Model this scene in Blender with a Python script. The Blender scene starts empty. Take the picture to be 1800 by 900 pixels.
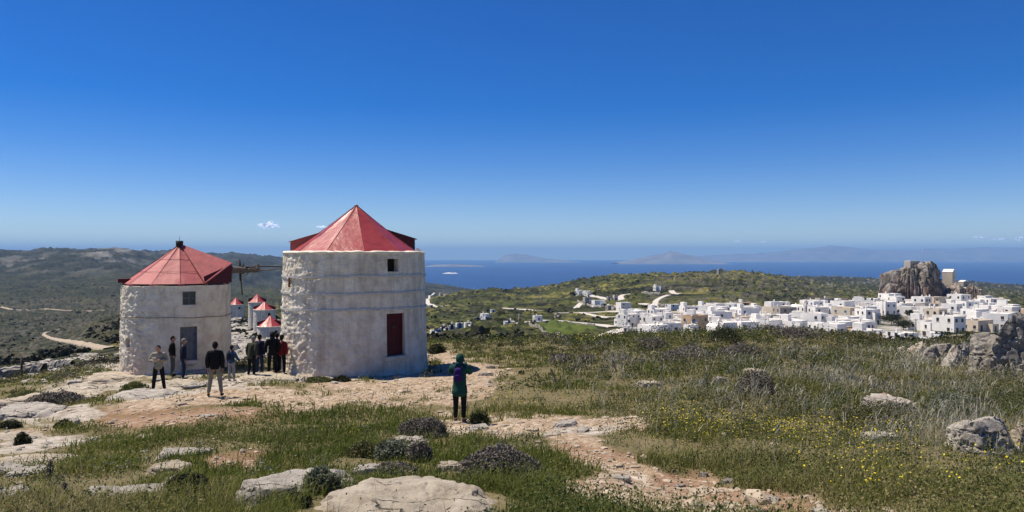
import bpy, bmesh, math, random
import numpy as np
from mathutils import Vector, Matrix
R = math.radians
SC = bpy.context.scene
COL = SC.collection
random.seed(7)
rng = np.random.default_rng(11)

# ------------------------------------------------------------------ camera
F = 1310.0            # focal length in photo pixels (photo 1800 wide)
H0 = 452.0            # photo row of eye level
cam = bpy.data.objects.new('camera', bpy.data.cameras.new('camera'))
COL.objects.link(cam)
cam.location = (0, 0, 0)
cam.rotation_euler = (R(90), 0, 0)
cam.data.sensor_width = 36
cam.data.lens = 36 * F / 1800
cam.data.shift_y = (H0 - 450) / 1800
cam.data.clip_start = 0.1
cam.data.clip_end = 200000
SC.camera = cam

# ------------------------------------------------------------------ sky and sun
SUN_EL, SUN_LEFT = 62.0, 70.0      # sun 70 degrees left of the view direction
w = bpy.data.worlds.new('World'); SC.world = w; w.use_nodes = True
nt = w.node_tree
bg = nt.nodes['Background']
sky = nt.nodes.new('ShaderNodeTexSky'); sky.sky_type = 'NISHITA'
sky.sun_disc = False
sky.sun_elevation = R(SUN_EL); sky.sun_rotation = R(-SUN_LEFT)
sky.altitude = 300; sky.air_density = 0.7; sky.dust_density = 0.0; sky.ozone_density = 3.0
tc = nt.nodes.new('ShaderNodeTexCoord'); sp = nt.nodes.new('ShaderNodeSeparateXYZ')
mx = nt.nodes.new('ShaderNodeMath'); mx.operation = 'MAXIMUM'; mx.inputs[1].default_value = 0.012
cb = nt.nodes.new('ShaderNodeCombineXYZ')
nt.links.new(tc.outputs['Generated'], sp.inputs[0]); nt.links.new(sp.outputs[2], mx.inputs[0])
nt.links.new(sp.outputs[0], cb.inputs[0]); nt.links.new(sp.outputs[1], cb.inputs[1]); nt.links.new(mx.outputs[0], cb.inputs[2])
nt.links.new(cb.outputs[0], sky.inputs[0])
hs = nt.nodes.new('ShaderNodeHueSaturation'); hs.inputs['Saturation'].default_value = 1.5; hs.inputs['Hue'].default_value = .519
nt.links.new(sky.outputs[0], hs.inputs['Color'])
nt.links.new(hs.outputs[0], bg.inputs[0]); bg.inputs[1].default_value = 0.106
sl = bpy.data.lights.new('sun', 'SUN'); sl.energy = 5.0; sl.angle = R(0.53); sl.color = (1, .975, .945)
so = bpy.data.objects.new('sun', sl); COL.objects.link(so)
sdir = Vector((-math.sin(R(SUN_LEFT)) * math.cos(R(SUN_EL)), math.cos(R(SUN_LEFT)) * math.cos(R(SUN_EL)), math.sin(R(SUN_EL))))
so.rotation_euler = sdir.to_track_quat('Z', 'Y').to_euler()
SC.view_settings.view_transform = 'Standard'; SC.view_settings.look = 'None'
SC.view_settings.gamma = 1; SC.view_settings.exposure = 0.36; SC.view_settings.use_white_balance = True; SC.view_settings.white_balance_temperature = 7700; SC.view_settings.white_balance_tint = 10; SC.view_settings.use_curve_mapping = False
SC.render.engine = 'CYCLES'
SC.cycles.use_denoising = True
SC.cycles.max_bounces = 5; SC.cycles.diffuse_bounces = 3; SC.cycles.glossy_bounces = 2
SC.cycles.transmission_bounces = 3; SC.cycles.transparent_max_bounces = 6; SC.cycles.volume_bounces = 0
SC.cycles.caustics_reflective = False; SC.cycles.caustics_refractive = False

# ------------------------------------------------------------------ noise
def _h(ix, iy, iz, s):
    n = (ix.astype(np.int64) * 374761393 + iy.astype(np.int64) * 668265263 + iz.astype(np.int64) * 2147483647 + s * 1442695041) & 0xffffffff
    n = ((n ^ (n >> 13)) * 1274126177) & 0xffffffff
    n = ((n ^ (n >> 16)) * 2246822519) & 0xffffffff
    return ((n ^ (n >> 15)) & 0xffffff) / 16777215.0
def vn(x, y, s=0):
    x0 = np.floor(x); y0 = np.floor(y); fx = x - x0; fy = y - y0
    fx = fx * fx * (3 - 2 * fx); fy = fy * fy * (3 - 2 * fy); z = np.zeros_like(x0)
    a = _h(x0, y0, z, s); b = _h(x0 + 1, y0, z, s); c = _h(x0, y0 + 1, z, s); d = _h(x0 + 1, y0 + 1, z, s)
    return (a * (1 - fx) + b * fx) * (1 - fy) + (c * (1 - fx) + d * fx) * fy
def vn3(x, y, z, s=0):
    x0 = np.floor(x); y0 = np.floor(y); z0 = np.floor(z); fx = x - x0; fy = y - y0; fz = z - z0
    fx = fx * fx * (3 - 2 * fx); fy = fy * fy * (3 - 2 * fy); fz = fz * fz * (3 - 2 * fz)
    r = 0
    for i in (0, 1):
        for j in (0, 1):
            for k in (0, 1):
                r = r + _h(x0 + i, y0 + j, z0 + k, s) * (fx if i else 1 - fx) * (fy if j else 1 - fy) * (fz if k else 1 - fz)
    return r
def fbm(x, y, o=4, s=0, g=.5):
    r = 0; a = 1; t = 0
    for i in range(o):
        r = r + a * vn(x * 2**i + 17.3 * i, y * 2**i - 9.1 * i, s + i); t += a; a *= g
    return r / t
def fbm3(p, o=4, s=0, g=.5):
    r = 0; a = 1; t = 0
    for i in range(o):
        q = p * 2**i + 13.7 * i
        r = r + a * vn3(q[:, 0], q[:, 1], q[:, 2], s + i); t += a; a *= g
    return r / t
def sm(a, b, x):
    t = np.clip((x - a) / (b - a), 0, 1); return t * t * (3 - 2 * t)

# ------------------------------------------------------------------ object helpers
def tag(o, label=None, cat=None, group=None, kind=None):
    if label: o['label'] = label
    if cat: o['category'] = cat
    if group: o['group'] = group
    if kind: o['kind'] = kind
    return o
def link(name, me, m=None, parent=None, loc=None):
    o = bpy.data.objects.new(name, me); COL.objects.link(o)
    if m is not None and me is not None and len(me.materials) == 0: me.materials.append(m)
    if parent is not None: o.parent = parent
    if loc is not None: o.location = loc
    return o
def thing(name, label, cat, loc=(0, 0, 0), rz=0, group=None):
    o = bpy.data.objects.new(name, None); COL.objects.link(o)
    o.location = loc; o.rotation_euler = (0, 0, rz); o.empty_display_size = .2
    return tag(o, label, cat, group)
def mesh_np(name, v, f, attr=None, smooth=False):
    """v (N,3), f (M,3) or (M,4)"""
    me = bpy.data.meshes.new(name)
    v = np.ascontiguousarray(v, dtype=np.float32); f = np.ascontiguousarray(f, dtype=np.int32)
    k = f.shape[1]
    me.vertices.add(len(v)); me.vertices.foreach_set('co', v.ravel())
    me.loops.add(f.size); me.loops.foreach_set('vertex_index', f.ravel())
    me.polygons.add(len(f)); me.polygons.foreach_set('loop_start', np.arange(0, f.size, k, dtype=np.int32))
    me.polygons.foreach_set('use_smooth', np.full(len(f), smooth))
    if attr:
        for nm, a in attr.items():
            a = np.asarray(a, dtype=np.float32)
            if a.ndim == 1:
                at = me.attributes.new(nm, 'FLOAT', 'POINT'); at.data.foreach_set('value', a)
            else:
                at = me.attributes.new(nm, 'FLOAT_COLOR', 'POINT'); at.data.foreach_set('color', np.ascontiguousarray(a).ravel())
    me.update(calc_edges=True)
    return me
class MB:
    def __init__(s): s.v = []; s.f = []; s.sm = []
    def add(s, vs, fs, smooth=False):
        n = len(s.v); s.v += [tuple(q) for q in vs]; s.f += [tuple(i + n for i in q) for q in fs]; s.sm += [smooth] * len(fs); return s
    def box(s, x0, x1, y0, y1, z0, z1, M=None):
        vs = [Vector(q) for q in ((x0, y0, z0), (x1, y0, z0), (x1, y1, z0), (x0, y1, z0), (x0, y0, z1), (x1, y0, z1), (x1, y1, z1), (x0, y1, z1))]
        if M is not None: vs = [M @ q for q in vs]
        return s.add(vs, [(0, 3, 2, 1), (4, 5, 6, 7), (0, 1, 5, 4), (1, 2, 6, 5), (2, 3, 7, 6), (3, 0, 4, 7)])
    def tube(s, pts, rad, n=8, cap=True):
        pts = [Vector(p) for p in pts]
        if not hasattr(rad, '__len__'): rad = [rad] * len(pts)
        vs = []; fs = []
        for i, p in enumerate(pts):
            d = (pts[min(i + 1, len(pts) - 1)] - pts[max(i - 1, 0)]).normalized()
            u = d.orthogonal().normalized() if i == 0 else (u - d * u.dot(d)).normalized()
            q = d.cross(u)
            for k in range(n):
                a = 2 * math.pi * k / n; vs.append(p + (u * math.cos(a) + q * math.sin(a)) * rad[i])
        for i in range(len(pts) - 1):
            for k in range(n):
                fs.append((i * n + k, i * n + (k + 1) % n, (i + 1) * n + (k + 1) % n, (i + 1) * n + k))
        if cap:
            fs.append(tuple(range(n))[::-1]); fs.append(tuple(range((len(pts) - 1) * n, len(pts) * n)))
        return s.add(vs, fs, n > 5)
    def mesh(s, name):
        me = bpy.data.meshes.new(name); me.from_pydata(s.v, [], s.f); me.update()
        me.polygons.foreach_set('use_smooth', s.sm); return me
    def build(s, name, m, parent=None): return link(name, s.mesh(name), m, parent)

# ------------------------------------------------------------------ materials
def nodes(name):
    m = bpy.data.materials.new(name); m.use_nodes = True
    return m, m.node_tree, m.node_tree.nodes['Principled BSDF']
def N(t, ty, **k):
    n = t.nodes.new(ty)
    for a, b in k.items(): setattr(n, a, b)
    return n
def noise(t, scale, detail=4, vec=None, rough=.55, dist=0):
    n = N(t, 'ShaderNodeTexNoise'); n.inputs['Scale'].default_value = scale; n.inputs['Detail'].default_value = detail
    n.inputs['Roughness'].default_value = rough; n.inputs['Distortion'].default_value = dist
    if vec is not None: t.links.new(vec, n.inputs['Vector'])
    return n.outputs[0]
def ramp(t, fac, stops, interp='LINEAR'):
    n = N(t, 'ShaderNodeValToRGB'); n.color_ramp.interpolation = interp
    e = n.color_ramp.elements
    while len(e) < len(stops): e.new(.5)
    for el, (p, c) in zip(e, stops):
        el.position = p; el.color = (*c, 1) if hasattr(c, '__len__') else (c, c, c, 1)
    t.links.new(fac, n.inputs[0]); return n.outputs[0]
def mixc(t, fac, a, b, bt='MIX'):
    n = N(t, 'ShaderNodeMix', data_type='RGBA', blend_type=bt)
    for i, q in ((0, fac), (6, a), (7, b)):
        if hasattr(q, 'is_linked') or hasattr(q, 'links'): t.links.new(q, n.inputs[i])
        elif hasattr(q, '__len__'): n.inputs[i].default_value = (*q, 1)
        else: n.inputs[i].default_value = q
    return n.outputs[2]
def mth(t, op, a, b=0.0, clamp=False):
    n = N(t, 'ShaderNodeMath', operation=op); n.use_clamp = clamp
    for i, q in ((0, a), (1, b)):
        if hasattr(q, 'links'): t.links.new(q, n.inputs[i])
        else: n.inputs[i].default_value = q
    return n.outputs[0]
def bump(t, b, h, strength=.5, dist=.02):
    n = N(t, 'ShaderNodeBump'); n.inputs['Strength'].default_value = strength; n.inputs['Distance'].default_value = dist
    t.links.new(h, n.inputs['Height']); t.links.new(n.outputs[0], b.inputs['Normal'])
def objv(t): return N(t, 'ShaderNodeTexCoord').outputs['Object']
def setc(t, b, c):
    if hasattr(c, 'links'): t.links.new(c, b.inputs['Base Color'])
    else: b.inputs['Base Color'].default_value = (*c, 1)
def simple(name, c, rough=.8, var=.25, scale=3., bmp=0, bscale=None, spec=.3, detail=5):
    m, t, b = nodes(name); v = objv(t)
    n = noise(t, scale, detail, v)
    c0 = tuple(x * (1 - var) for x in c); c1 = tuple(min(1, x * (1 + var)) for x in c)
    setc(t, b, ramp(t, n, [(.3, c0), (.7, c1)])); b.inputs['Roughness'].default_value = rough
    b.inputs['Specular IOR Level'].default_value = spec
    if bmp: bump(t, b, noise(t, bscale or scale * 4, 5, v), .8, bmp)
    return m
def leafmat(name, stops, trans=.3, rough=.7):
    m = bpy.data.materials.new(name); m.use_nodes = True; t = m.node_tree; t.nodes.clear()
    at = N(t, 'ShaderNodeAttribute', attribute_name='tint')
    c = ramp(t, at.outputs['Fac'], stops)
    d = N(t, 'ShaderNodeBsdfPrincipled'); d.inputs['Roughness'].default_value = rough; d.inputs['Specular IOR Level'].default_value = .25
    tr = N(t, 'ShaderNodeBsdfTranslucent'); mx = N(t, 'ShaderNodeMixShader'); mx.inputs[0].default_value = trans
    out = N(t, 'ShaderNodeOutputMaterial')
    t.links.new(c, d.inputs['Base Color']); t.links.new(c, tr.inputs[0])
    t.links.new(d.outputs[0], mx.inputs[1]); t.links.new(tr.outputs[0], mx.inputs[2]); t.links.new(mx.outputs[0], out.inputs[0])
    return m
M = {}
def plaster(name, dirt=.5, rust=.0):
    m, t, b = nodes(name); v = objv(t)
    base = ramp(t, noise(t, 2.2, 6, v, .65), [(.25, (.48, .43, .34)), (.5, (.70, .645, .54)), (.75, (.83, .79, .69))])
    # weather stains: stretched downwards
    mp = N(t, 'ShaderNodeMapping'); mp.inputs['Scale'].default_value = (3.0, 3.0, .35); t.links.new(v, mp.inputs[0])
    st = ramp(t, noise(t, 1.0, 6, mp.outputs[0], .7), [(.47, 0), (.72, 1)])
    c = mixc(t, mth(t, 'MULTIPLY', st, dirt), base, (.33, .27, .20))
    sp = ramp(t, noise(t, 1.6, 9, v, .8), [(.60, 0), (.68, 1)])
    c = mixc(t, mth(t, 'MULTIPLY', sp, dirt * .8), c, (.22, .20, .17))
    # reddish lime wash and splashed earth low on the wall
    z = N(t, 'ShaderNodeSeparateXYZ'); t.links.new(v, z.inputs[0])
    low = mth(t, 'MULTIPLY', ramp(t, mth(t, 'MULTIPLY', z.outputs[2], .4), [(.05, 1), (.75, 0)]), ramp(t, noise(t, 1.6, 5, v), [(.4, 0), (.62, 1)]))
    c = mixc(t, mth(t, 'MULTIPLY', low, .55), c, (.50, .34, .24))
    if rust:
        rs = ramp(t, noise(t, 1.4, 4, mp.outputs[0], .6), [(.60, 0), (.66, 1)])
        c = mixc(t, mth(t, 'MULTIPLY', rs, rust), c, (.36, .20, .12))
    vo = N(t, 'ShaderNodeTexVoronoi'); vo.inputs['Scale'].default_value = 3.2; t.links.new(v, vo.inputs[0])
    h = mth(t, 'ADD', noise(t, 9, 8, v, .65), mth(t, 'MULTIPLY', vo.outputs[0], .6))
    setc(t, b, c); b.inputs['Roughness'].default_value = .92; b.inputs['Specular IOR Level'].default_value = .15
    bump(t, b, h, .9, .06); return m
M['plaster'] = plaster('whitewashed plaster', .7)
M['plaster_clean'] = plaster('smoother whitewashed plaster', .3, .35)
def roofmat(name, c, rough, stripes=0):
    m, t, b = nodes(name); v = objv(t)
    n = noise(t, 2.0, 6, v, .6)
    cc = ramp(t, n, [(.3, tuple(x * .78 for x in c)), (.5, c), (.75, (c[0] * 1.15, c[1] * 1.35, c[2] * 1.3))])
    cc = mixc(t, ramp(t, noise(t, 7, 6, v, .7), [(.62, 0), (.78, .35)]), cc, tuple(min(1, x * 1.4 + .04) for x in c))
    setc(t, b, cc); b.inputs['Roughness'].default_value = rough; b.inputs['Specular IOR Level'].default_value = .5
    bump(t, b, noise(t, 3.0, 3, v), .5, .05); return m
M['roof_gloss'] = roofmat('red painted sheet metal', (.31, .040, .038), .36)
M['roof_matt'] = roofmat('faded red roofing', (.37, .078, .080), .65)
M['roof_small'] = roofmat('red painted sheet small mills', (.38, .05, .05), .4)
M['dark_red'] = simple('dark red painted wood', (.075, .005, .008), .6, .3, 4, .004)
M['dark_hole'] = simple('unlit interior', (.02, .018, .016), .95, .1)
M['galv'] = simple('galvanised hoop', (.48, .47, .45), .6, .2, 6, .003, spec=.5)
M['rust'] = simple('rusty wire', (.16, .075, .04), .8, .4, 9)
M['oldwood'] = simple('weathered grey wood', (.17, .145, .12), .85, .35, 6, .01)
M['darkwood'] = simple('dark weathered timber', (.06, .048, .04), .85, .4, 6, .01)
M['bluewood'] = simple('grey blue painted planks', (.12, .14, .17), .7, .25, 5, .004)
M['blueframe'] = simple('grey blue window frame', (.10, .13, .17), .6, .2, 5)
M['glass'] = simple('dark window glass', (.03, .035, .04), .15, .1, 2, spec=.6)
M['limerim'] = simple('lime washed rim', (.74, .66, .54), .9, .15, 3, .02)
M['tar'] = simple('black roofing felt', (.025, .02, .02), .8, .2)

# ------------------------------------------------------------------ ground heightfield, laid out by view depth
TD = [2, 4, 7, 12, 18, 24, 30, 38, 48, 60, 90, 140, 200, 260, 330, 400, 500, 650, 800, 1000, 1300, 1800, 2500, 3500, 5000, 7000, 9000]
T = {   # photo row at which the ground shows at each depth, for a set of bearings
 -900: [1400,1090, 905, 822, 780, 752, 730, 712, 702, 696, 690, 678, 668, 652, 640, 628, 612, 592, 574, 556, 536, 510, 470, 478, 490, 520, 600],
    0: [1390,1080, 900, 806, 765, 730, 708, 690, 680, 676, 664, 648, 640, 634, 628, 620, 606, 588, 572, 552, 532, 500, 462, 443, 452, 500, 600],
  110: [1380,1075, 900, 802, 755, 715, 690, 668, 660, 656, 646, 632, 624, 614, 604, 596, 588, 578, 566, 550, 530, 500, 460, 442, 452, 500, 600],
  210: [1370,1070, 900, 800, 748, 703, 675, 652, 645, 640, 628, 614, 596, 576, 560, 549, 552, 560, 556, 546, 526, 496, 458, 441, 448, 500, 600],
  330: [1370,1070, 900, 798, 742, 697, 668, 642, 633, 627, 618, 606, 592, 576, 562, 552, 556, 562, 556, 546, 530, 510, 485, 468, 437, 500, 600],
  420: [1370,1070, 900, 796, 739, 693, 665, 639, 630, 622, 612, 603, 590, 560, 556, 562, 562, 560, 552, 545, 532, 515, 492, 468, 441, 500, 600],
  500: [1370,1070, 900, 795, 738, 692, 663, 637, 627, 619, 608, 603, 590, 564, 558, 562, 562, 560, 552, 545, 534, 520, 500, 474, 452, 500, 600],
  620: [1370,1070, 900, 795, 737, 692, 662, 634, 620, 609, 606, 604, 594, 578, 566, 566, 560, 556, 548, 541, 535, 530, 512, 495, 492, 530, 620],
  750: [1370,1070, 900, 795, 737, 692, 661, 632, 613, 600, 602, 600, 591, 583, 575, 566, 556, 545, 536, 531, 527, 536, 520, 501, 500, 560, 640],
  850: [1370,1070, 900, 795, 737, 691, 659, 629, 609, 599, 601, 600, 592, 584, 575, 566, 555, 541, 524, 507, 514, 530, 530, 512, 520, 570, 640],
  920: [1370,1070, 900, 795, 736, 690, 657, 628, 606, 598, 601, 600, 592, 583, 574, 566, 555, 541, 528, 516, 512, 530, 545, 545, 545, 580, 640],
 1050: [1370,1070, 900, 795, 734, 688, 654, 625, 603, 594, 600, 602, 600, 591, 580, 570, 555, 534, 514, 496, 486, 500, 530, 545, 560, 590, 650],
 1100: [1370,1070, 900, 795, 733, 687, 652, 622, 600, 591, 598, 601, 600, 589, 576, 564, 549, 527, 509, 493, 482, 498, 530, 545, 560, 590, 650],
 1200: [1370,1070, 900, 794, 732, 685, 650, 620, 597, 587, 592, 598, 599, 588, 572, 556, 543, 522, 499, 480, 486, 498, 530, 545, 560, 590, 650],
 1280: [1370,1070, 900, 793, 731, 683, 648, 618, 596, 584, 590, 597, 598, 586, 567, 550, 543, 522, 497, 476, 482, 496, 500, 520, 560, 590, 650],
 1350: [1370,1070, 898, 792, 730, 682, 647, 617, 595, 583, 590, 597, 598, 585, 564, 548, 545, 526, 501, 480, 486, 488, 481, 520, 560, 590, 650],
 1440: [1370,1070, 898, 792, 730, 682, 647, 618, 596, 584, 592, 598, 598, 584, 561, 542, 541, 534, 524, 510, 505, 497, 485, 525, 560, 590, 650],
 1480: [1370,1070, 898, 792, 730, 682, 649, 622, 605, 598, 602, 603, 600, 584, 559, 538, 534, 533, 527, 517, 509, 498, 485, 525, 560, 590, 650],
 1520: [1370,1070, 898, 792, 730, 683, 650, 625, 610, 605, 608, 607, 602, 583, 558, 535, 528, 532, 530, 524, 514, 500, 485, 525, 560, 590, 650],
 1600: [1370,1070, 898, 792, 730, 684, 652, 628, 614, 609, 610, 608, 602, 582, 554, 527, 522, 534, 534, 526, 516, 502, 487, 525, 560, 590, 650],
 1700: [1370,1070, 898, 790, 728, 682, 648, 620, 608, 603, 603, 603, 597, 580, 552, 530, 524, 532, 532, 524, 514, 504, 494, 525, 560, 590, 650],
 1800: [1370,1070, 896, 788, 724, 677, 644, 616, 604, 600, 600, 600, 596, 582, 562, 548, 541, 538, 534, 526, 520, 512, 503, 530, 560, 590, 650],
 2700: [1350,1050, 880, 760, 700, 660, 630, 610, 600, 598, 596, 594, 590, 580, 566, 554, 546, 540, 534, 526, 520, 512, 506, 530, 560, 590, 650],
}
pxs = np.concatenate([np.arange(-1900, -160, 30.), np.arange(-150, 1950.1, 2.5), np.arange(1980, 3701, 30.)])
NY = 720
ly = np.linspace(math.log(2.0), math.log(9000.0), NY)
Ys = np.exp(ly)
tk = np.array(sorted(T)); tt = np.array([T[k] for k in tk], float)
ltd = np.log(TD)
rows = np.array([np.interp(ly, ltd, r) for r in tt])
def blur(a, sg, ax):
    k = np.arange(-int(3 * sg), int(3 * sg) + 1); g = np.exp(-.5 * (k / sg)**2); g /= g.sum()
    p = [(0, 0)] * a.ndim; p[ax] = (len(k) // 2,) * 2
    return np.apply_along_axis(lambda q: np.convolve(q, g, 'valid'), ax, np.pad(a, p, mode='edge'))
rows = blur(rows, 7, 1)
# smooth across bearing: fine uniform table then blur
pu = np.arange(-1900, 3701, 10.)
tu = np.array([np.interp(pu, tk, rows[:, j]) for j in range(NY)]).T
tu = blur(tu, 2.6, 0)
APY = np.array([np.interp(pxs, pu, tu[:, j]) for j in range(NY)])        # (NY, NX) photo row of smooth ground
GX = (pxs[None, :] - 900) / F * Ys[:, None]
GY = np.repeat(Ys[:, None], len(pxs), 1)
ZB = -(APY - H0) / F * GY
def bil(G, X, Y):
    X = np.asarray(X, float); Y = np.asarray(Y, float)
    u = np.interp(900 + F * X / Y, pxs, np.arange(len(pxs))); v = np.clip((np.log(Y) - ly[0]) / (ly[1] - ly[0]), 0, NY - 1.001)
    i = np.clip(u.astype(int), 0, len(pxs) - 2); j = v.astype(int); u = u - i; v = v - j
    return (G[j, i] * (1 - u) + G[j, i + 1] * u) * (1 - v) + (G[j + 1, i] * (1 - u) + G[j + 1, i + 1] * u) * v
def hitY(px, py, ymin=4.):
    """depth at which the smooth ground first shows at photo pixel px, py"""
    col = np.array([np.interp(px, pxs, APY[j]) for j in range(NY)])
    j0 = int(np.searchsorted(Ys, ymin))
    for j in range(j0, NY):
        if col[j] <= py:
            if j == j0: return float(Ys[j])
            t = (col[j - 1] - py) / max(1e-6, col[j - 1] - col[j])
            return float(math.exp(ly[j - 1] + t * (ly[j] - ly[j - 1])))
    return float(Ys[-1])
def at(px, py, ymin=4.):
    Y = hitY(px, py, ymin); return ((px - 900) / F * Y, Y)

# masks on the ground
def pline(px, py, pts, xs=3.0):
    d = np.full(np.shape(px), 1e9)
    for (x0, y0), (x1, y1) in zip(pts[:-1], pts[1:]):
        ax = (px - x0) / xs; ay = py - y0; bx = (x1 - x0) / xs; by = y1 - y0
        t = np.clip((ax * bx + ay * by) / (bx * bx + by * by + 1e-9), 0, 1)
        d = np.minimum(d, np.hypot(ax - t * bx, ay - t * by))
    return d
PATHS = [([(250, 712), (400, 700), (560, 702), (660, 690), (780, 674), (862, 652)], 13, 3.5),
         ([(540, 668), (640, 676), (760, 672), (800, 640), (770, 626)], 10, 3),
         ([(380, 690), (560, 704), (640, 700)], 20, 4),
         ([(150, 745), (300, 735), (420, 725)], 7, 4),
         ([(560, 715), (700, 700), (830, 690), (850, 660)], 12, 3),
         ([(820, 742), (900, 752), (975, 748), (1010, 770), (1050, 810), (1160, 835), (1260, 850), (1360, 885), (1460, 910)], 22, 2.4),
         ([(960, 735), (1090, 750)], 14, 3),
         ([(1080, 860), (1250, 895), (1400, 905)], 26, 2.5),
         ([(1480, 895), (1700, 905)], 10, 3),
         ([(400, 820), (520, 830), (540, 850)], 12, 3),
         ([(0, 770), (60, 760), (130, 745)], 9, 3)]
ROCKY = [([(0, 730), (130, 728)], 12, 3), ([(240, 690), (420, 672), (500, 660)], 10, 5), ([(120, 690), (220, 665)], 14, 3),
         ([(0, 790), (120, 775)], 9, 4), ([(180, 640), (330, 655)], 12, 3), ([(540, 664), (750, 660)], 7, 4), ([(990, 750), (1060, 760)], 8, 3)]
REDS = [([(1180, 830), (1330, 860), (1400, 890)], 20, 2.5), ([(200, 735), (420, 728)], 14, 4), ([(700, 770), (760, 780)], 10, 3), ([(1120, 800), (1000, 790)], 9, 3), ([(380, 815), (450, 800)], 12, 2)]
def masks(X, Y):
    px = 900 + F * X / Y; py = H0 - F * bil(ZB, X, Y) / Y
    n = fbm(X * .9, Y * .9, 4, 5) - .5; n2 = fbm(X * 3, Y * 3, 3, 6) - .5
    def cov(L):
        m = np.zeros(np.shape(px))
        for pts, w, xs in L:
            m = np.maximum(m, 1 - sm(.6, 1.25, pline(px, py, pts, xs) / w + n * 2.4 + n2 * 1.3))
        return m
    near = 1 - sm(64, 80, Y)
    return px, py, cov(PATHS) * near, cov(ROCKY) * near, cov(REDS) * near
ROADS = [ # points, width m, kind
 ([(782, 540), (762, 541), (751, 535), (750, 530), (755, 524), (772, 521)], 6, 400),
 ([(884, 543.5), (905, 544), (930, 545.5), (962, 548.5)], 4, 350),
 ([(903, 570), (935, 566), (966, 563), (1000, 566), (1030, 569), (1060, 572), (1078, 575)], 4.5, 250),
 ([(980, 551), (1001, 550), (1022, 550), (1050, 549), (1075, 547), (1100, 549), (1127, 550), (1146, 552)], 4.5, 350),
 ([(1022, 550), (1040, 554), (1060, 558), (1080, 558), (1104, 557)], 3.6, 350),
 ([(1112, 545), (1085, 540), (1060, 536), (1040, 532), (1022, 533), (1012, 543)], 4.5, 450),
 ([(1036, 519), (1050, 523), (1066, 528), (1080, 527), (1094, 529), (1090, 523), (1098, 519), (1112, 519)], 5, 500),
 ([(1127, 534), (1150, 537), (1175, 538), (1200, 541), (1230, 545)], 6.5, 400),
 ([(1151, 537), (1153, 529), (1165, 523), (1176, 520)], 4.5, 450),
 ([(1180, 512), (1184, 518), (1196, 518)], 5, 500),
 ([(1112, 577), (1095, 579), (1082, 585), (1066, 592), (1052, 596), (1038, 598)], 7.5, 180),
 ([(1744, 521), (1768, 529), (1790, 534)], 4, 500),
 ([(0, 541), (30, 544), (70, 546), (110, 546), (150, 545), (190, 545)], 6, 700),
 ([(192, 615), (165, 609), (140, 603), (112, 599), (88, 594), (76, 588), (82, 583), (104, 579)], 2.0, 150),
]
roadw = []
for pts, wd, ym in ROADS:
    q = [at(a, b, ym) for a, b in pts]
    dense = []
    for (x0, y0), (x1, y1) in zip(q[:-1], q[1:]):
        n = max(2, int(math.hypot(x1 - x0, y1 - y0) / 6))
        dense += [(x0 + (x1 - x0) * k / n, y0 + (y1 - y0) * k / n) for k in range(n)]
    dense.append(q[-1]); d = np.array(dense)
    for _ in range(4): d[1:-1] = (d[:-2] + 2 * d[1:-1] + d[2:]) / 4
    roadw.append((d, wd))
RD = np.full(GX.shape, 1e9)
for d, wd in roadw:
    x0, x1, y0, y1 = d[:, 0].min() - 40, d[:, 0].max() + 40, d[:, 1].min() - 40, d[:, 1].max() + 40
    sel = np.where((GX > x0) & (GX < x1) & (GY > y0) & (GY < y1))
    gx = GX[sel]; gy = GY[sel]; m = np.full(gx.shape, 1e9)
    for i in range(len(d) - 1):
        bx, by = d[i + 1] - d[i]; t = np.clip(((gx - d[i, 0]) * bx + (gy - d[i, 1]) * by) / (bx * bx + by * by + 1e-9), 0, 1)
        m = np.minimum(m, np.hypot(gx - d[i, 0] - t * bx, gy - d[i, 1] - t * by) - wd / 2)
    RD[sel] = np.minimum(RD[sel], m)
# relief
gpx = 900 + F * GX / GY
nearw = 1 - sm(55, 110, GY)
flat_town = sm(1020, 1060, gpx) * (1 - sm(0, 1, (GY > 430).astype(float))) * sm(185, 215, GY)
ridge = 1 - np.abs(2 * fbm(GX / 420, GY / 900, 5, 21) - 1)
ridge2 = 1 - np.abs(2 * fbm(GX / 120, GY / 260, 4, 31) - 1)
dz = nearw * ((fbm(GX * .35, GY * .35, 3, 1) - .5) * .38 + (fbm(GX * 1.6, GY * 1.6, 4, 2) - .5) * .14)
scr = fbm(GX / 9, GY / 14, 5, 40, .62) - .5
scr2 = np.maximum(0, fbm(GX / 5, GY / 9, 3, 44) - .52)
away = sm(0, 9, RD)
amp = sm(90, 300, GY) * (1.0 + 1.6 * sm(300, 1500, GY)) * (1 - .85 * flat_town) * (.12 + .88 * away)
dz = dz + amp * (scr * 2.4 + scr2 * 7)
dz = dz + sm(60, 130, GY) * (1 - sm(200, 400, GY)) * scr * .6 * (1 - flat_town)
far = sm(1500, 2600, GY)
dz = dz + far * ((ridge - .75) * 85 + (ridge2 - .75) * 26) * (.3 + .7 * (1 - sm(600, 900, gpx)))
mid = sm(500, 900, GY) * (1 - far)
dz = dz + mid * ((ridge2 - .7) * 7)
# terraces on the round hill behind the town and on the left slopes
ter = sm(1110, 1180, gpx) * (1 - sm(1440, 1500, gpx)) * sm(520, 640, GY) * (1 - sm(1000, 1100, GY))
ter = np.maximum(ter, .8 * (1 - sm(200, 300, gpx)) * sm(140, 220, GY) * (1 - sm(1200, 1500, GY)))
zz = ZB + dz
st = 4.2; zw = zz + (fbm(GX / 60, GY / 60, 3, 71) - .5) * 5; fr = zw / st - np.floor(zw / st)
TERF = ter * sm(.55, .95, fr)
zz = zz + ter * (sm(.6, .95, fr) - fr) * st * .75 * (.1 + .9 * away)
ZG = np.maximum(zz, -201.5)
for d, wd in roadw: pass
def gz(X, Y): return bil(ZG, X, Y)
def P(px, py, ymin=4.):
    X, Y = at(px, py, ymin); return Vector((X, Y, float(gz(X, Y))))
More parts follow.
